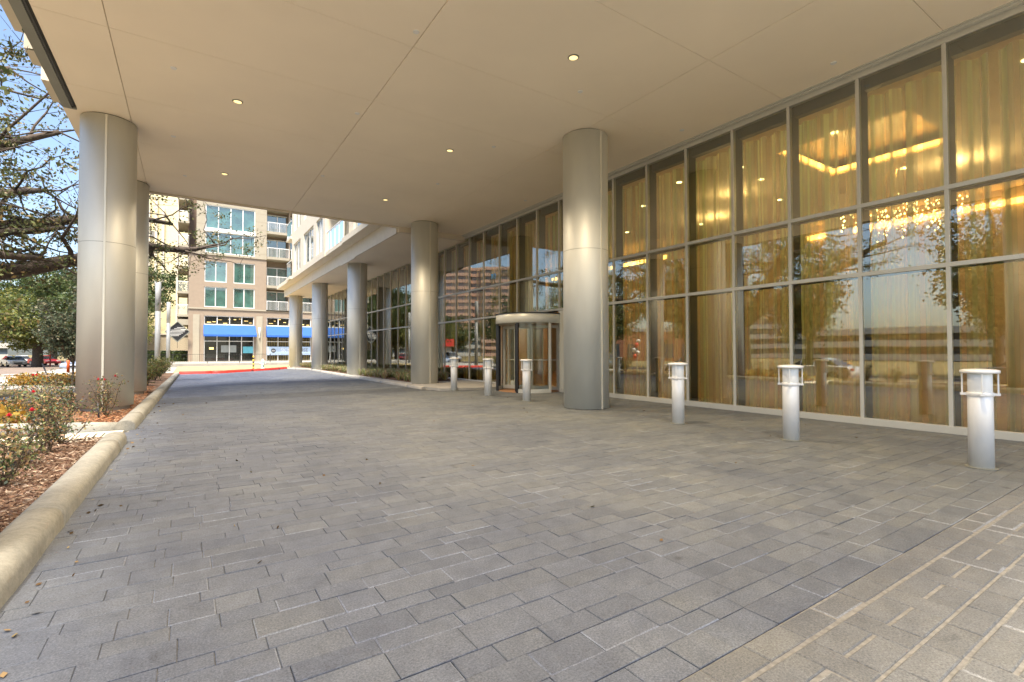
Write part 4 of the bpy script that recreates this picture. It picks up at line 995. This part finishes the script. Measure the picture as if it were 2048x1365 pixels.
# terrace, railing
struct(MB().box(-4.5, 40, 56.5, 68.0, -.5, .2).build('terrace', m_conc))
struct(MB().box(-9.2, -4.5, 60, 140, -.6, -.16).build('side_lawn', m_brown))
fn = empty('fence', (-4, 57, .2), 'thin black railing along the terrace in front of the shopfront', 'fence')
b = MB().box(0, 26, -.02, .02, .86, .89).box(0, 26, -.02, .02, .1, .13)
for k in range(174): b.box(k * .15, k * .15 + .014, -.01, .01, .13, .86)
b.build('railing', m_black, fn)
for k in range(10): MB().box(k * 2.8 - .03, k * 2.8 + .03, -.03, .03, 0, .95).build('fence_post', m_black, fn)
# hedge + low building + tower behind, left of the block
G_ = np.random.default_rng(2); P = np.stack([G_.uniform(-6.5, .3, 9000), G_.uniform(74, 76, 9000), G_.uniform(.2, 1.45, 9000)], 1)
o = leaves('hedge', P, .12, [(.03, .05, .02), (.05, .075, .025), (.025, .04, .018)], None, None, 3); tag(o, 'clipped dark green hedge behind the railing left of the apartment block', 'hedge')
o = MB().box(-6.5, .3, 74.2, 75.8, .1, 1.3).build('x', m_green); o.parent = None; o.name = 'hedge_core'; 
hp = bpy.data.objects['hedge']; o.parent = hp
lb = empty('low_building', (-3, 84, 0), 'low beige brick building behind the hedge', 'building')
MB().box(-3.2, 12, 0, 10, 0, 3.9).build('wall', plain('beige_brick', (.50, .43, .31), .85, var=.15, scale=9), lb)
MB().box(-3.3, 12.1, -.1, 10.1, 3.9, 7.4).build('cornice', plain('yellow_stucco', (.78, .68, .40), .8), lb)
MB().box(-3.35, 12.15, -.15, 10.1, 3.7, 3.9).build('eave', m_stucco2, lb)
yt = empty('yellow_tower', (-5, 120, 0), 'pale yellow residential tower seen between the light poles and the apartment block', 'building')
MB().box(-3.4, 20, 0, 20, 0, 34).build('wall', MATS['yellow_stucco'], yt)
for k in range(4): MB().box(-3.0 + k * 1.15, -2.6 + k * 1.15, -.5, 0, 6, 32 - (k % 2) * 2).build('rib', m_stucco2, yt)
for z in (20.5, 24.0): MB().box(-1.8, -.6, -.3, -.1, z, z + 1.2).build('window', plain('dull_window', (.25, .23, .2), .3), yt)
bt = empty('glass_tower', (-16, 210, 0), 'tall blue glass office tower in the distance behind the light poles', 'building')
m_blue = plain('blue_curtain_wall', (.25, .40, .58), .08, .5, .1, .05)
MB().box(-14, 17, 0, 30, 0, 95).build('glass_wall', m_blue, bt)
b = MB()
for k in range(20): b.box(-14 + k * 1.6, -13.7 + k * 1.6, -.15, 0, 0, 95)
for k in range(24): b.box(-14, 17, -.1, 0, k * 4, k * 4 + .3)
b.build('mullion_grid', plain('pale_metal', (.5, .58, .66), .5), bt)
# diamond lattice sign
dm = empty('diamond_sign', (-1.0, 67.3, 3.6), 'dark diamond shaped lattice sign projecting from the corner of the apartment block', 'sign')
q = 1.15; f_ = MB()
pts = [(0, q), (q, 0), (0, -q), (-q, 0)]
for k in range(4):
    (xa, za), (xb, zb) = pts[k], pts[(k + 1) % 4]; f_.tube([(xa, 0, za), (xb, 0, zb)], .05, 6)
f_.build('frame', m_grey, dm)
b = MB().quad((0, .06, q), (q, .06, 0), (0, .06, -q), (-q, .06, 0)); b.build('backing', m_black, dm)
b = MB()
for k in range(7): t = -.9 + k * .3; b.tube([(max(-q, t - q + .2) * .9, 0, t * .2 + .1 * k - .3), (min(q, t + q) * .6, 0, t * .5)], .022, 5)
b.build('lattice_bar', m_white, dm)
MB().tube([(0, 0, -q), (0, 0, -q - .7)], .02, 5).build('hanging_rod', m_black, dm)
MB().box(.3, 1.0, -.02, .02, .2, .32).build('bracket', m_alu, dm)

# ================================================================= FAR SIDE BUILDINGS (mirrored in the glass and far left)
def banded(name, loc, rz, W, D, H, floors, m_band, m_win, label, notch=False):
    r = empty(name, loc, label, 'building', None, rz); fh = H / floors
    b = MB(); w_ = MB(); piers = MB()
    segs = [(-W / 2, -.08 * W, 0), (-.08 * W, .06 * W, 1.5), (.06 * W, W / 2, 0)] if notch else [(-W / 2, W / 2, 0)]
    for (xa, xb, off) in segs:
        w_.box(xa + .1, xb - .1, off + .5, D - .5, 0, H - .3)
        for k in range(floors): b.box(xa, xb, off, D, k * fh, k * fh + fh * .46)
        b.box(xa, xb, off, D, H - .2, H + 1.0)
    b.build('spandrel_bands', m_band, r); w_.build('window_bands', m_win, r)
    return r
m_pink = plain('pink_granite', (.66, .42, .31), .7, var=.08); m_wb = plain('amber_windows', (.35, .27, .24), .1, .3, .4, .05)
m_wb2 = plain('grey_windows', (.14, .18, .22), .08, .4, .3, .1)
t1 = banded('office_tower', (-74, 168, -.6), R(33), 27, 24, 34, 13, m_pink, m_wb, 'pink granite office tower with copper window bands, mirrored left of the revolving door', True)
MB().box(-7.5, -5.6, -.25, -.02, 30.2, 32.2).build('roof_sign', plain('blue_sign', (.05, .3, .6), .5), t1)
m_whb = plain('white_concrete', (.52, .51, .47), .8, var=.05)
banded('office_block', (-98, 66, -.6), R(62), 22, 20, 12, 5, m_whb, m_wb2, 'white banded office block mirrored behind the curtained glass')
banded('parking_garage', (-92, 28, -.6), R(75), 46, 24, 5.2, 2, m_whb, plain('garage_shade', (.06, .06, .06), .9), 'long pale parking garage mirrored in the rightmost panes')
r = empty('brick_shop', (-50, 63, -.5), 'low orange brick shop with pale panels, mirrored beside the big middle column', 'building', None, R(48))
m_brk = plain('orange_brick', (.46, .20, .11), .85, var=.12, scale=12)
MB().box(-11, 11, 0, 12, 0, 5.4).build('wall', m_brk, r); MB().box(-11.1, 11.1, -.1, 12, 5.4, 6.0).build('parapet', m_whb, r)
for k in range(6): MB().box(-9.5 + k * 3.4, -7.6 + k * 3.4, -.08, .0, .6, 3.2).build('window', m_wb2, r)
# far left background (direct view)
banded('pale_office', (-60, 172, -.6), R(15), 44, 18, 9, 3, m_whb, m_wb2, 'low pale building far behind the parked cars')
r = empty('red_roof_shop', (-33, 118, -.6), 'small shop with a red roof at the far left edge', 'building', None, R(15))
MB().box(-5, 5, 0, 8, 0, 3.2).build('wall', m_whb, r); MB().prism([(-5.6, -.6), (5.6, -.6), (5.6, 8.6), (-5.6, 8.6)], 3.2, 5.2).build('roof', m_red, r)
for i, (x, y, h, cr, pal) in enumerate([(-36, 125, 11, 8, OAK), (-47, 100, 11, 8, GRN), (-2, 150, 14, 9, GRN), (-50, 140, 13, 10, GRN), (-28, 150, 14, 10, OAK)]):
    tree('background_tree', (x, y, -.6), ['brownish tree far behind the parked cars', 'green tree beyond the far lawn', 'green tree far behind the second light pole', 'broad green tree in the far left distance', 'brownish green tree far behind the stop sign'][i], 'tree', 100 + i, h, cr, 2.5, .3, 9000, .3, pal, nlimb=7, clump=.8, twigs=3)
